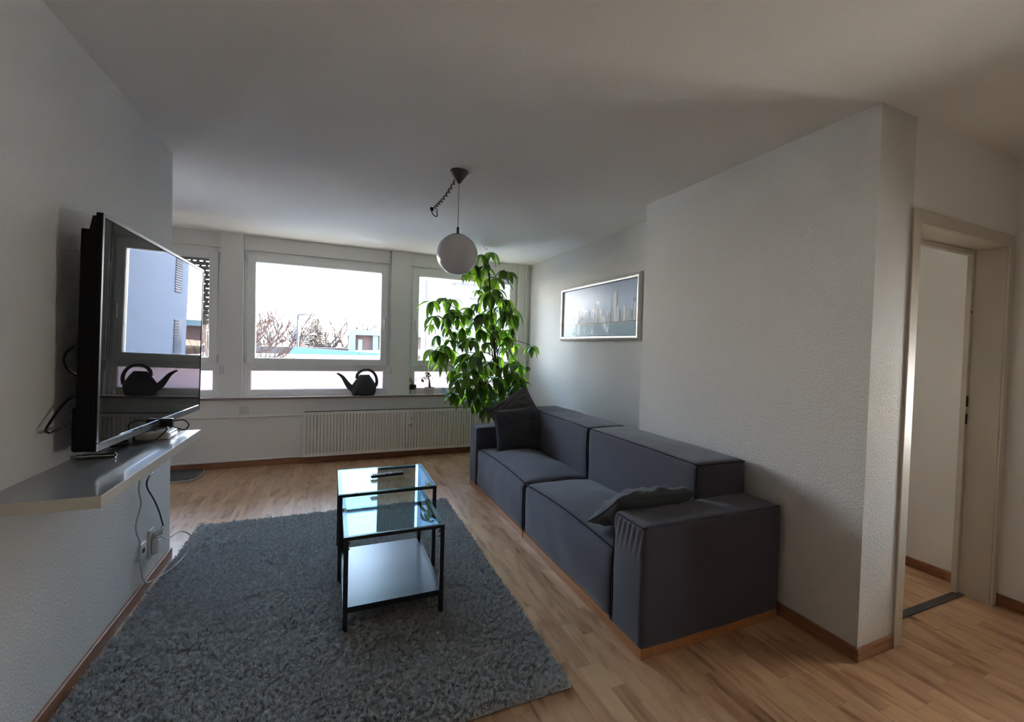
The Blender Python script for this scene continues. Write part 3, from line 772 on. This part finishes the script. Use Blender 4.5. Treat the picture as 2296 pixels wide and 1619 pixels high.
for cy, cz, rr_ in ((4.05, zh+.20, .03), (4.36, zh+.15, .035), (4.12, zh+.13, .03), (4.30, zh+.13, .03)):
    f = bm.faces.new([bm.verts.new((XR2-.0125, cy+rr_*1.3*math.cos(a), cz+rr_*.55*math.sin(a))) for a in [2*PI*i/14 for i in range(14)]]); f.material_index = 2
pr = obj('print', bm, pmats, t, recalc=False)

# ------------------------------------------------------------------ watering can
wc = Vector((.332, 5.875, .735))
t = thing('watering_can', wc, 'anthracite plastic watering can with a round loop handle on the sill', 'watering can')
bm = B()
def wring(z, xl, xr, d):
    return [bm.verts.new((wc.x + (xl+xr)/2 + (xr-xl)/2*math.copysign(abs(math.cos(a))**.85, math.cos(a)), wc.y + d*math.copysign(abs(math.sin(a))**.85, math.sin(a)), wc.z+z)) for a in [2*PI*i/32 for i in range(32)]]
rg = [wring(*q) for q in ((.001, -.115, .110, .050), (.006, -.124, .118, .056), (.05, -.137, .132, .062), (.10, -.138, .138, .062), (.14, -.118, .120, .058), (.19, -.083, .092, .045), (.225, -.056, .066, .034), (.238, -.048, .060, .030), (.238, -.042, .053, .025), (.20, -.05, .055, .028))]
for a_, b_ in zip(rg, rg[1:]):
    for j in range(32): bm.faces.new((a_[j], a_[(j+1) % 32], b_[(j+1) % 32], b_[j]))
bm.faces.new(rg[0][::-1]); bm.faces.new(rg[-1])
obj('body', bm, can_m, t, smooth=2)
sp_ = [wc+Vector(q) for q in ((-.095, 0, .06), (-.15, 0, .10), (-.19, 0, .155), (-.225, 0, .21), (-.262, 0, .243), (-.288, 0, .255))]
S2 = smoothpts(sp_, 5); n2 = len(S2)
obj('spout', tube(B(), S2, [.034*(1-i/(n2-1))**1.3+.0085 for i in range(n2)], 14), can_m, t, smooth=2)
hp = [wc+Vector(q) for q in ((-.075, 0, .195), (-.070, 0, .245), (-.030, 0, .285), (.030, 0, .298), (.085, 0, .280), (.125, 0, .230), (.140, 0, .165), (.130, 0, .105))]
H2 = smoothpts(hp, 6); obj('handle', tube(B(), H2, [.025-.006*math.sin(PI*i/(len(H2)-1)) for i in range(len(H2))], 12, flat=(.75, .62)), can_m, t, smooth=2)

# ------------------------------------------------------------------ small plants on the sill
def leaf(bm, base, d, L, wid, droop=.5, nrm=None, seg=6, fold=.25, curl=0):
    d = Vector(d).normalized(); up = Vector((0, 0, 1)); s = d.cross(up)
    if s.length < .05: s = Vector((1, 0, 0))
    s.normalize()
    if nrm: s = (Matrix.Rotation(nrm, 3, d) @ s)
    p = Vector(base); rows = []; dd = d.copy()
    for i in range(seg+1):
        f = i/seg; w = wid*(math.sin(PI*min(1, f*.93+.07)**.85)**.9)/2 if 0 < f < 1 else .0008
        nn = s.cross(dd).normalized()
        rows.append((bm.verts.new(p - s*w + nn*w*fold), bm.verts.new(p), bm.verts.new(p + s*w + nn*w*fold)))
        dd = (dd + Vector((0, 0, -1))*droop/seg*(1+f)).normalized()
        p = p + dd*(L/seg)
    for a, b in zip(rows, rows[1:]):
        bm.faces.new((a[0], a[1], b[1], b[0])); bm.faces.new((a[1], a[2], b[2], b[1]))
rs = random.Random(11)
c = Vector((.886, 5.885, .735))
t = thing('potted_plant', c, 'tiny plant in a black pot on a wire stand on the sill', 'plant')
bm = B(); lathe(bm, [(0, .061), (.038, .061), (.041, .068), (.041, .118), (.037, .118), (.037, .110), (0, .110)], c, 28); pot = obj('pot', bm, blackpl, t, smooth=True)
bm = B(); tube(bm, [c+Vector((.043*math.cos(a), .043*math.sin(a), .066)) for a in [2*PI*i/24 for i in range(25)]], .0018, 6)
for a in (.4, 1.97, 3.54, 5.11): tube(bm, [c+Vector((.043*math.cos(a), .043*math.sin(a), .075)), c+Vector((.041*math.cos(a), .041*math.sin(a), .0))], .0018, 6)
obj('wire_stand', bm, wire, t)
bm = B(); lf = B()
for k in range(5):
    a = rs.uniform(0, 6.28); tip = c+Vector((math.cos(a)*.035, math.sin(a)*.02, .16+rs.random()*.05)); tube(bm, smoothpts([c+Vector((0, 0, .108)), c+Vector((math.cos(a)*.01, 0, .14)), tip], 4), .0018, 6)
    for q in range(5):
        b = rs.uniform(0, 6.28); leaf(lf, tip-Vector((0, 0, q*.012)), (math.cos(b), math.sin(b), .5), .030, .012, .4)
obj('stem', bm, bark, t); obj('foliage', lf, leafm, t, recalc=False)
c = Vector((1.085, 5.885, .735))
t = thing('potted_bonsai', c, 'small thick stemmed bonsai in a pale ridged pot on the sill', 'plant')
bm = B(); lathe(bm, [(0, .001), (.050, .001), (.056, .008), (.057, .040), (.052, .046), (.060, .052), (.063, .060), (.063, .078), (.056, .086), (.050, .084), (.048, .076), (0, .076)], c, 32); obj('pot', bm, concrete, t, smooth=True)
bm = B(); lathe(bm, [(0, .079), (.048, .077)], c, 24); obj('soil', bm, soil, t)
bm = B(); tube(bm, smoothpts([c+Vector(q) for q in ((.005, 0, .07), (-.002, 0, .12), (-.004, 0, .17), (-.018, 0, .20))], 5), [.017-.0009*i for i in range(16)], 10)
tips = [(-.035, .0, .245), (-.07, .01, .205), (-.085, 0, .19), (-.01, .01, .27), (-.03, 0, .285), (.012, 0, .235)]
for q in tips: tube(bm, smoothpts([c+Vector((-.012, 0, .185)), c+Vector((q[0]*.5-.005, 0, .20+(q[2]-.2)*.4)), c+Vector(q)], 4), .0028, 6)
obj('trunk', bm, bark, t, smooth=2)
lf = B()
for q in tips:
    for k in range(6):
        a = rs.uniform(0, 6.28); leaf(lf, c+Vector(q)+Vector((0, 0, -.01*k*.5)), (math.cos(a), math.sin(a)*.6, rs.uniform(-.4, .5)), .055, .020, .5)
obj('foliage', lf, leafm, t, recalc=False)
bm = B(); c = Vector((1.262, 5.885, .735)); lathe(bm, [(0, .001), (.022, .001), (.036, .012), (.039, .026), (.034, .042), (.020, .056), (.008, .066), (.005, .078), (0, .080)], c, 28)
tag(obj('glass_drop', bm, blueglass, smooth=2, origin=c), 'pale blue glass drop shaped ornament on the sill', 'ornament')

# ------------------------------------------------------------------ floor scale
t = thing('step_board', (-1.28, 5.55, 0), 'flat charcoal step board lying on the floor beside the baseboard', 'step board')
bm = B(); pts = [(-1.75, 5.34), (-1.19, 5.37), (-1.14, 5.44), (-1.135, 5.66), (-1.155, 5.78), (-1.75, 5.78)]
def prism(bm, pts, z0, z1):
    a = [bm.verts.new((x, y, z0)) for x, y in pts]; b = [bm.verts.new((x, y, z1)) for x, y in pts]
    bm.faces.new(a[::-1]); bm.faces.new(b)
    for i in range(len(pts)): j = (i+1) % len(pts); bm.faces.new((a[i], a[j], b[j], b[i]))
prism(bm, pts, .001, .022); obj('base', bm, pm('pale_rim', (.45, .43, .40), .4), t, bevel=.003)
bm = B(); prism(bm, [(-1.75+(x+1.75)*.985, 5.56+(y-5.56)*.95) for x, y in pts], .022, .028); obj('top_plate', bm, matm, t, bevel=.002)

# ------------------------------------------------------------------ big indoor tree
rp_ = random.Random(21)
t = thing('indoor_tree', (1.86, 5.02, 0), 'tall leafy umbrella tree behind the sofa in front of the window', 'plant')
bm = B(); lathe(bm, [(0, .0), (.13, .0), (.16, .02), (.19, .34), (.195, .36), (.18, .36), (.17, .32), (0, .31)], (1.86, 5.02, 0), 32); obj('pot', bm, pm('dark_pot', (.05, .05, .05), .5), t, smooth=True)
trunk = [Vector((1.86, 5.02, .30))] + [at(px, py, 5.05) for px, py in ((1133, 935), (1124, 880), (1115, 830), (1109, 790), (1107, 750), (1103, 715), (1100, 670), (1098, 640), (1096, 600), (1092, 582))]
tr = smoothpts(trunk, 5); N = len(tr)
bm = B(); tube(bm, tr, [.024-.019*i/(N-1) for i in range(N)], 10)
for k in range(4):
    o1 = [p + Vector((.028*math.cos(i*.22+k*1.6), .028*math.sin(i*.22+k*1.6), 0))*(1 if i < N*.75 else .5) for i, p in enumerate(tr[:int(N*(.46+.05*k))])]
    tube(bm, o1, [.013-.008*i/len(o1) for i in range(len(o1))], 8)
for q in (((1107, 755), (1075, 725), (1040, 705), (1005, 680), (985, 668)), ((1110, 800), (1085, 790), (1050, 790), (1020, 770), (1012, 745), (1012, 720)), ((1112, 790), (1130, 770), (1150, 800), (1160, 820)),
          ((1104, 745), (1120, 760), (1160, 765), (1192, 775)), ((1115, 830), (1090, 840), (1050, 830), (1020, 815)), ((1106, 760), (1125, 735), (1140, 710)), ((1110, 800), (1080, 830), (1040, 850)), ((1118, 850), (1140, 840), (1170, 830)), ((1125, 880), (1095, 890), (1075, 890))):
    yy = rp_.uniform(4.9, 5.2); pts = smoothpts([at(q[0][0], q[0][1], 5.05)] + [at(a, b, 5.05+(yy-5.05)*min(1, (i+1)/2)) for i, (a, b) in enumerate(q[1:])], 5)
    tube(bm, pts, [.007-.0045*i/len(pts) for i in range(len(pts))], 6)
lf = B(); pet = B(); dry = B()
CL = [(1078,570,32),(1098,566,30),(1062,594,34),(1048,606,28),(1088,596,30),(1111,624,38),(1127,606,26),(1140,610,24),(1098,657,38),(1075,652,18),(1104,692,46),(1141,690,42),(1150,706,34),(1080,704,42),(1070,682,26),
(1049,690,24),(1015,672,30),(1010,698,36),(968,676,30),(993,668,30),(1013,694,36),(974,709,32),(969,728,22),(1052,693,22),(1059,757,22),(981,752,24),(1011,763,30),(976,785,36),(989,790,34),(1063,763,36),(1011,785,30),
(1030,798,30),(1041,793,34),(1015,828,30),(1038,836,34),(1060,828,38),(1085,828,38),(1155,773,24),(1192,777,30),(1182,822,14),(1163,818,34),(1148,836,38),(1168,846,34),(1140,866,36),(1158,876,32),(1090,856,38),(1108,872,34),
(1030,866,34),(1018,882,34),(1050,868,34),(1070,892,34),(1085,908,26),(1080,922,20),(1063,905,22),(1102,896,32),(1130,740,34),(1140,756,28),(1090,768,28),(1075,788,32),(1102,726,38),(1128,708,34),(1117,766,26),(1036,735,28),(1000,735,26),
(1028,708,24),(1120,800,28),(1130,850,34),(1150,796,26),(1112,846,34),(1098,812,32),(1068,850,34),(1044,810,28),(1060,795,28),(1088,880,32),(1125,890,30),(1145,895,26),(1040,762,26),(1082,742,28),(1066,722,26),(1147,735,24),(1122,688,28),(1092,640,26),(1115,650,26),(1050,735,20),(1018,745,24),(995,815,24),(1160,858,30),(1076,868,32),(1052,888,26),(1095,625,28),(1070,618,26),(1120,664,30),(1135,672,26),(1088,705,34),(1108,742,30),(1130,780,26),(1002,712,26),(1022,720,26),(1042,708,26),(1000,775,28),(1025,745,24),(1068,800,32),(1082,815,30),(1122,826,30),(1138,815,28),(1048,850,30),(1025,850,28),(1118,905,28),(1135,912,26),(1092,920,24),(1165,870,28),(1155,810,26),(1076,738,26)]
for (px, py, L) in CL:
    Y = 5.05 + rp_.gauss(0, .16); Y = max(4.68, min(5.48, Y))
    if px > 1170: Y = min(Y, 5.15)
    c = at(px, py, Y); Lm = L*.0065
    n = rp_.choice((5, 6, 6, 7)); a0 = rp_.uniform(0, 6.28)
    for k in range(n):
        a = a0 + 2*PI*k/n + rp_.uniform(-.2, .2); el = rp_.uniform(-1.1, .25)
        leaf(lf, c, (math.cos(a)*math.cos(el), math.sin(a)*math.cos(el), math.sin(el)), Lm*rp_.uniform(.75, 1.1), Lm*rp_.uniform(.29, .37), rp_.uniform(.7, 2.0), nrm=rp_.uniform(-.4, .4), seg=7, fold=.22)
    # leaf stalk back towards the stem
    k = min(range(N), key=lambda i: (tr[i]-(c-Vector((0, 0, .12)))).length); q = tr[k]
    s_ = c + (q-c).normalized()*min((q-c).length, rp_.uniform(.12, .22)); mid = (c+s_)/2+Vector((0, 0, .01))
    tube(pet, smoothpts([c, mid, s_-Vector((0, 0, .03))], 3), .0022, 5)
c = at(1075, 845, 4.95)
for a in (0, .8): leaf(dry, c, (.1+a*.2, -.3, -1), .20, .07, .6, seg=7, fold=.5)
obj('trunk', bm, bark, t, smooth=2); obj('leaf_stalk', pet, pm('green_stalk', (.10, .16, .05), .6), t, smooth=2)['kind'] = 'stuff'
o = obj('foliage', lf, leafm, t, smooth=2, recalc=False); o['kind'] = 'stuff'
o = obj('dry_leaf', dry, dryleaf, t, smooth=2, recalc=False); o['label'] = 'withered brown leaf hanging low'
bm = B(); h0 = at(1085, 562, 5.02); tube(bm, smoothpts([Vector((h0.x, h0.y, H)), Vector((h0.x+.01, h0.y, H-.03)), Vector((h0.x+.03, h0.y, H-.045)), Vector((h0.x+.035, h0.y, H-.02))], 5), .0025, 6)
tag(obj('ceiling_hook', bm, wire, smooth=2, origin=(h0.x, h0.y, H)), 'small bent wire hook in the ceiling above the tree', 'hook')

# ------------------------------------------------------------------ outside
ex = lambda n, c, r=.8, **k: pm(n, c, r, spec=.2, **k)
grd = ex('pale_asphalt', (.72, .69, .63)); facade = ex('pale_lilac_render', (.10, .115, .15)); facade2 = ex('pale_grey_render', (.045, .048, .062))
roofgrey = ex('grey_gravel_roof', (.062, .058, .056)); bluep = ex('blue_fascia', (.045, .085, .14)); brownw = ex('red_brown_boards', (.045, .028, .027)); lightb = ex('pale_blue_panel', (.07, .105, .12))
twig = ex('grey_brown_twig', (.014, .009, .008)); redtwig = ex('reddish_twig', (.020, .010, .008)); firm = ex('dusty_fir_needles', (.018, .017, .011)); poleg = ex('grey_pole', (.025, .025, .028)); shut_g = ex('grey_louvre', (.05, .055, .075)); glassd = ex('window_dark', (.05, .06, .08), .2); tanr = ex('tan_roof', (.075, .058, .042))
sbox('ground', -60, 60, 6.4, 160, -3.3, -3.2, mat=grd)
sbox('ground_back', -60, 60, -60, -3.2, -3.3, -3.2, mat=grd)
# pale building to the right
bx0, by0, by1 = 2.45, 10.7, 14.9
t = thing('building', (bx0+3, 12.8, -3.2), 'pale lilac rendered building close outside the right window', 'building')
obj('wall', box(B(), bx0, bx0+6, by0, by1, -3.2, 7.5), facade, t)
def louver(y0, y1, z0, z1, n, nm, m):
    bm = B(); 
    for i in range(n):
        z = z0+(z1-z0)*i/n; box(bm, bx0-.03, bx0-.005, y0, y1, z, z+(z1-z0)/n*.55)
    w = obj(nm, bm, m, t); return w
bm = B(); box(bm, bx0-.012, bx0, 13.95, 14.35, 2.35, 3.25); obj('vent_backing', bm, glassd, t); louver(13.95, 14.35, 2.35, 3.25, 16, 'vent_louvre', shut_g)
bm = B(); box(bm, bx0-.012, bx0, 14.0, 14.55, .75, 1.70); obj('window', bm, glassd, t); louver(14.0, 14.25, .75, 1.70, 14, 'window_blind', shut_g)
bm = B(); box(bm, bx0-.10, bx0, 13.95, 14.6, .68, .74); obj('window_ledge', bm, poleg, t)
# gabled wing facing the room
bm = B(); box(bm, 2.45, 2.75, by0-.35, by0, -3.2, 2.72); box(bm, 2.75, 5.2, by0-.35, by0, 2.42, 2.72); box(bm, 2.40, 5.2, by0-.45, by0, 2.72, 2.82)
obj('portal_frame', bm, facade2, t)
bm = B(); box(bm, 2.75, 5.2, by0-.08, by0, -3.2, 2.42); obj('recessed_panel', bm, facade, t)
bm = B(); 
for i in range(9): box(bm, 3.55, 5.2, by0-.40, by0-.1, 1.9+i*.055, 1.93+i*.055)
obj('wall_vent', bm, facade2, t)
# brown and blue house
t = thing('house', (2.5, 27, -3.2), 'flat roofed house with red brown boards and pale blue trim', 'house')
obj('wall', box(B(), .95, 6, 26, 31, -3.2, 1.72), brownw, t)
bm = B(); box(bm, .72, 6.2, 25.7, 31, 1.72, 1.98); obj('roof_fascia', bm, lightb, t)
bm = B(); box(bm, .72, 1.02, 25.7, 26.0, -3.2, 1.72); box(bm, 1.85, 2.1, 25.8, 26.0, -3.2, 1.72); obj('blue_post', bm, lightb, t)
for a, b in ((1.15, 1.35), (2.6, 3.2)): obj('window', box(B(), a, b, 25.97, 26.0, .95, 1.5), facade, t)
bm = B(); 
vs = [bm.verts.new(p) for p in ((1.0, 25.7, .95), (6.0, 25.7, 1.12), (6.0, 24.3, .86), (1.0, 24.3, .86))]; vs2 = [bm.verts.new(v.co+Vector((0, 0, -.1))) for v in vs]
bm.faces.new(vs); bm.faces.new(vs2[::-1])
for i in range(4): bm.faces.new((vs[i], vs[(i+1) % 4], vs2[(i+1) % 4], vs2[i]))
obj('porch_roof', bm, tanr, t)
# low flat roof
t = thing('garage', (-1, 18.5, -3.2), 'long low garage with grey flat roof and blue edge', 'garage')
obj('wall', box(B(), -6, 2.9, 15.2, 24, -3.2, .68), facade2, t)
obj('flat_roof', box(B(), -6.1, 3, 15.1, 24.1, .68, .74), roofgrey, t)
bm = B(); vs = [bm.verts.new(p) for p in ((-1.74, 24, .74), (3, 24, .74), (3, 24, .80), (-1.74, 24, 1.06), (-1.74, 24.15, .74), (3, 24.15, .74), (3, 24.15, .80), (-1.74, 24.15, 1.06))]
for f in ((0, 1, 2, 3), (7, 6, 5, 4), (3, 2, 6, 7), (0, 3, 7, 4), (1, 5, 6, 2)): bm.faces.new([vs[i] for i in f])
obj('blue_parapet', bm, bluep, t)
# street lamp and flag
t = thing('street_lamp', (-1.47, 24.6, -3.2), 'tall grey street lamp with a short arm, seen through the middle window', 'street lamp')
bm = B(); tube(bm, [(-1.47, 24.6, -3.2), (-1.475, 24.6, 2.54)], [.07, .045], 10); obj('pole', bm, poleg, t, smooth=True)
bm = B(); tube(bm, [(-1.475, 24.6, 2.53), (-1.20, 24.6, 2.58)], .04, 8); obj('arm', bm, poleg, t, smooth=True)
bm = B(); rbox(bm, -1.32, -1.05, 24.53, 24.67, 2.53, 2.59, .02, 3); obj('lamp_head', bm, poleg, t, smooth=True)
bm = B(); 
for i in range(7):
    z = 1.86-.055*i*1.1; w = .04+.035*i; y = 24.6+.03*math.sin(i*1.3)
    box(bm, -1.55-w*.75, -1.55+.02, y-.01, y+.01, z-.07, z)
tag(obj('flag', bm, shut_g, origin=(-1.55, 24.6, 1.6)), 'grey drooping flag beside the street lamp pole', 'flag')
# near tree: long branches sweeping up from the left
t = thing('bare_tree', (-3.0, 12.0, -3.2), 'bare tree whose long curved branches sweep up across the middle window', 'tree')
bm = B(); tube(bm, smoothpts([(-3.0, 12, -3.2), (-2.9, 12, -1), (-2.75, 12, .6)], 4), [.12-.004*i for i in range(9)], 8); obj('trunk', bm, redtwig, t, smooth=2)
rt = random.Random(2)
for q in (((520, 820), (575, 803), (620, 800), (645, 782), (662, 752)), ((520, 800), (575, 775), (612, 768), (636, 748), (648, 722)), ((520, 790), (575, 732), (598, 724), (612, 721)), ((575, 830), (612, 812), (636, 800), (652, 785)), ((520, 780), (570, 760), (590, 745), (603, 722)), ((575, 790), (600, 788), (625, 770), (640, 765))):
    yy = rt.uniform(11.2, 12.6); P = smoothpts([Vector((-2.85, 12, rt.uniform(-.4, .5)))]+[at(a, b, yy) for a, b in q], 5); bm = B(); n = len(P)
    tube(bm, P, [.030-.020*i/n for i in range(n)], 5)
    for k in range(8, n):
        for m in range(2):
            d = Vector((rt.uniform(-.5, .8), rt.uniform(-.3, .3), 1)).normalized(); L = rt.uniform(.08, .30)
            tube(bm, [P[k], P[k]+d*L*.5+Vector((.02, 0, 0)), P[k]+d*L], [.009, .007, .004], 4)
    obj('branch', bm, redtwig, t, smooth=2)
# fir tree
t = thing('fir_tree', (-1.2, 40, -3.2), 'tall layered fir tree beyond the street', 'tree')
rf = random.Random(5); bm = B(); tube(bm, [(-1.2, 40, -3.2), (-1.2, 40, 3.1)], [.16, .02], 8); obj('trunk', bm, twig, t)
lf = B()
for i in range(20):
    z = 3.0-i*.15; R0 = .06+.078*i if i < 15 else 1.2-.03*(i-14)
    for k in range(13):
        a = rf.uniform(0, 6.28); L = R0*rf.uniform(.65, 1.1); b = Vector((-1.2, 40, z)); dv = Vector((math.cos(a), math.sin(a), -.12))
        for q in range(max(2, int(L/.14))):
            p = b+dv*(L*(q+1)/max(2, int(L/.14)))
            for sgn in (-1, 1):
                leaf(lf, p, (math.cos(a+sgn*.9), math.sin(a+sgn*.9), -.15+rf.uniform(-.25, .2)), .26, .12, .3, nrm=rf.uniform(-1.3, 1.3), seg=2, fold=.6)
obj('needles', lf, firm, t, recalc=False)['kind'] = 'stuff'
# bare trees
def bare(name, base, height, spread, m, label, seed, r0, levels=4, group=None, lean=(0, 0), start=None):
    r = random.Random(seed); bm = B()
    def grow(p, d, L, rad, lv):
        n = 4; pts = [p]; q = p.copy(); dd = d.copy()
        for i in range(n):
            dd = (dd + Vector((r.uniform(-.18, .18), r.uniform(-.12, .12), r.uniform(-.05, .16)))).normalized(); q = q+dd*L/n; pts.append(q.copy())
        tube(bm, pts, [rad*(1-.5*i/n) for i in range(n+1)], 4 if lv < 3 else 5, cap=False)
        if lv <= 0: return
        for i in range(r.choice((3, 4))):
            k = r.randint(1, n); a = r.uniform(0, 6.28); s = Vector((math.cos(a), math.sin(a)*.6, r.uniform(.1, .7)))*spread
            grow(pts[k], (dd+s).normalized(), L*r.uniform(.55, .75), rad*.62, lv-1)
    b = Vector(base); grow(start or b, Vector((lean[0], lean[1], 1)).normalized(), height, r0, levels)
    o = obj(name, bm, m, origin=base); tag(o, label, 'tree', group)
bare('bare_tree', (.95, 14.2, -3.2), 2.2, .7, twig, 'thin bare sapling in front of the brown house', 8, .04, 4)
bare('bare_tree', (-3.6, 10.5, -3.2), 3.0, 1.0, twig, 'bare tree with dark branches close outside the shuttered window', 15, .06, 5, lean=(.1, 0))
for k in range(13):
    x = -8.5+k*1.05
    bare('bare_tree', (x, 36+rf.uniform(-2, 3), -3.2), 2.7+rf.uniform(-.3, .5), .8, redtwig if k % 2 else twig, 'distant bare winter tree in the row behind the garage', 30+k, .15, 4, group='bare trees in the distant row')
bm = B()
for k in range(300):
    x = -9+rf.random()*14; y = 32.2+rf.random()*1.2; leaf(bm, (x, y, rf.uniform(.3, 1.0)), (rf.uniform(-1, 1), 0, rf.uniform(0, 1)), .5, .16, .3, seg=2)
box(bm, -9, 5, 32.4, 33.4, -3.2, .95)
tag(obj('hedge', bm, ex('dark_hedge', (.025, .02, .019)), origin=(-2, 32, -3.2)), 'dark clipped hedge beyond the garage roof', 'hedge')

# ------------------------------------------------------------------ light
def portal(name, loc, rot, sx, sy):
    l = bpy.data.lights.new(name, 'AREA'); l.shape = 'RECTANGLE'; l.size = sx; l.size_y = sy; l.cycles.is_portal = True
    o = bpy.data.objects.new(name, l); C.objects.link(o); o.location = loc; o.rotation_euler = rot; return o
sl = bpy.data.lights.new('sun', 'SUN'); sl.energy = 24; sl.angle = .009; sl.color = (1, .93, .82)
so = bpy.data.objects.new('sun', sl); C.objects.link(so)
so.rotation_euler = (-Vector((math.cos(.52)*.985, math.cos(.52)*.07, math.sin(.52)))).to_track_quat('-Z', 'Y').to_euler()
# portals face into the room
portal('portal_window_1', (-1.83, 6.12, 1.5), (-PI/2, 0, 0), 1.5, 1.5)
portal('portal_window_2', (-.12, 6.12, 1.5), (-PI/2, 0, 0), 1.45, 1.5)
portal('portal_window_3', (1.53, 6.12, 1.5), (-PI/2, 0, 0), 1.37, 1.5)
portal('portal_hall', (XH+.21, (HW[0]+HW[1])/2, (HW[2]+HW[3])/2), (0, PI/2, 0), HW[3]-HW[2], HW[1]-HW[0])
portal('portal_side', (2.95, 4.46, 1.75), (-PI/2, 0, 0), .74, .9)

w = bpy.data.worlds.new('sky'); bpy.context.scene.world = w; w.use_nodes = True; nt = w.node_tree; nt.nodes.clear()
out = nt.nodes.new('ShaderNodeOutputWorld'); bg = nt.nodes.new('ShaderNodeBackground'); tc = nt.nodes.new('ShaderNodeTexCoord')
sp = nt.nodes.new('ShaderNodeSeparateXYZ'); rmp = nt.nodes.new('ShaderNodeValToRGB')
nt.links.new(tc.outputs['Generated'], sp.inputs[0]); nt.links.new(sp.outputs['Z'], rmp.inputs['Fac'])
el = rmp.color_ramp.elements; el.new(.3); el.new(.6)
for e_, (p, c) in zip(el, ((0, (1.0, .94, .86)), (.12, (.96, .95, .96)), (.30, (.55, .74, 1.0)), (1.0, (.36, .56, .92)))): e_.position = p; e_.color = (*c, 1)
nt.links.new(rmp.outputs[0], bg.inputs['Color']); bg.inputs['Strength'].default_value = 3.2
nt.links.new(bg.outputs[0], out.inputs['Surface'])

sc = bpy.context.scene
sc.view_settings.view_transform = 'Standard'; sc.view_settings.look = 'None'; sc.view_settings.gamma = 1; sc.view_settings.use_curve_mapping = False
sc.view_settings.exposure = 3.35
cy = sc.cycles
cy.max_bounces = 8; cy.diffuse_bounces = 6; cy.use_adaptive_sampling = True; cy.adaptive_threshold = .02; cy.adaptive_min_samples = 16; cy.glossy_bounces = 4; cy.transmission_bounces = 4; cy.transparent_max_bounces = 12
cy.caustics_reflective = False; cy.caustics_refractive = False; cy.sample_clamp_indirect = 6
cy.use_denoising = True
try: cy.denoiser = 'OPENIMAGEDENOISE'
except Exception: pass
sc.render.hair_type = 'STRIP'
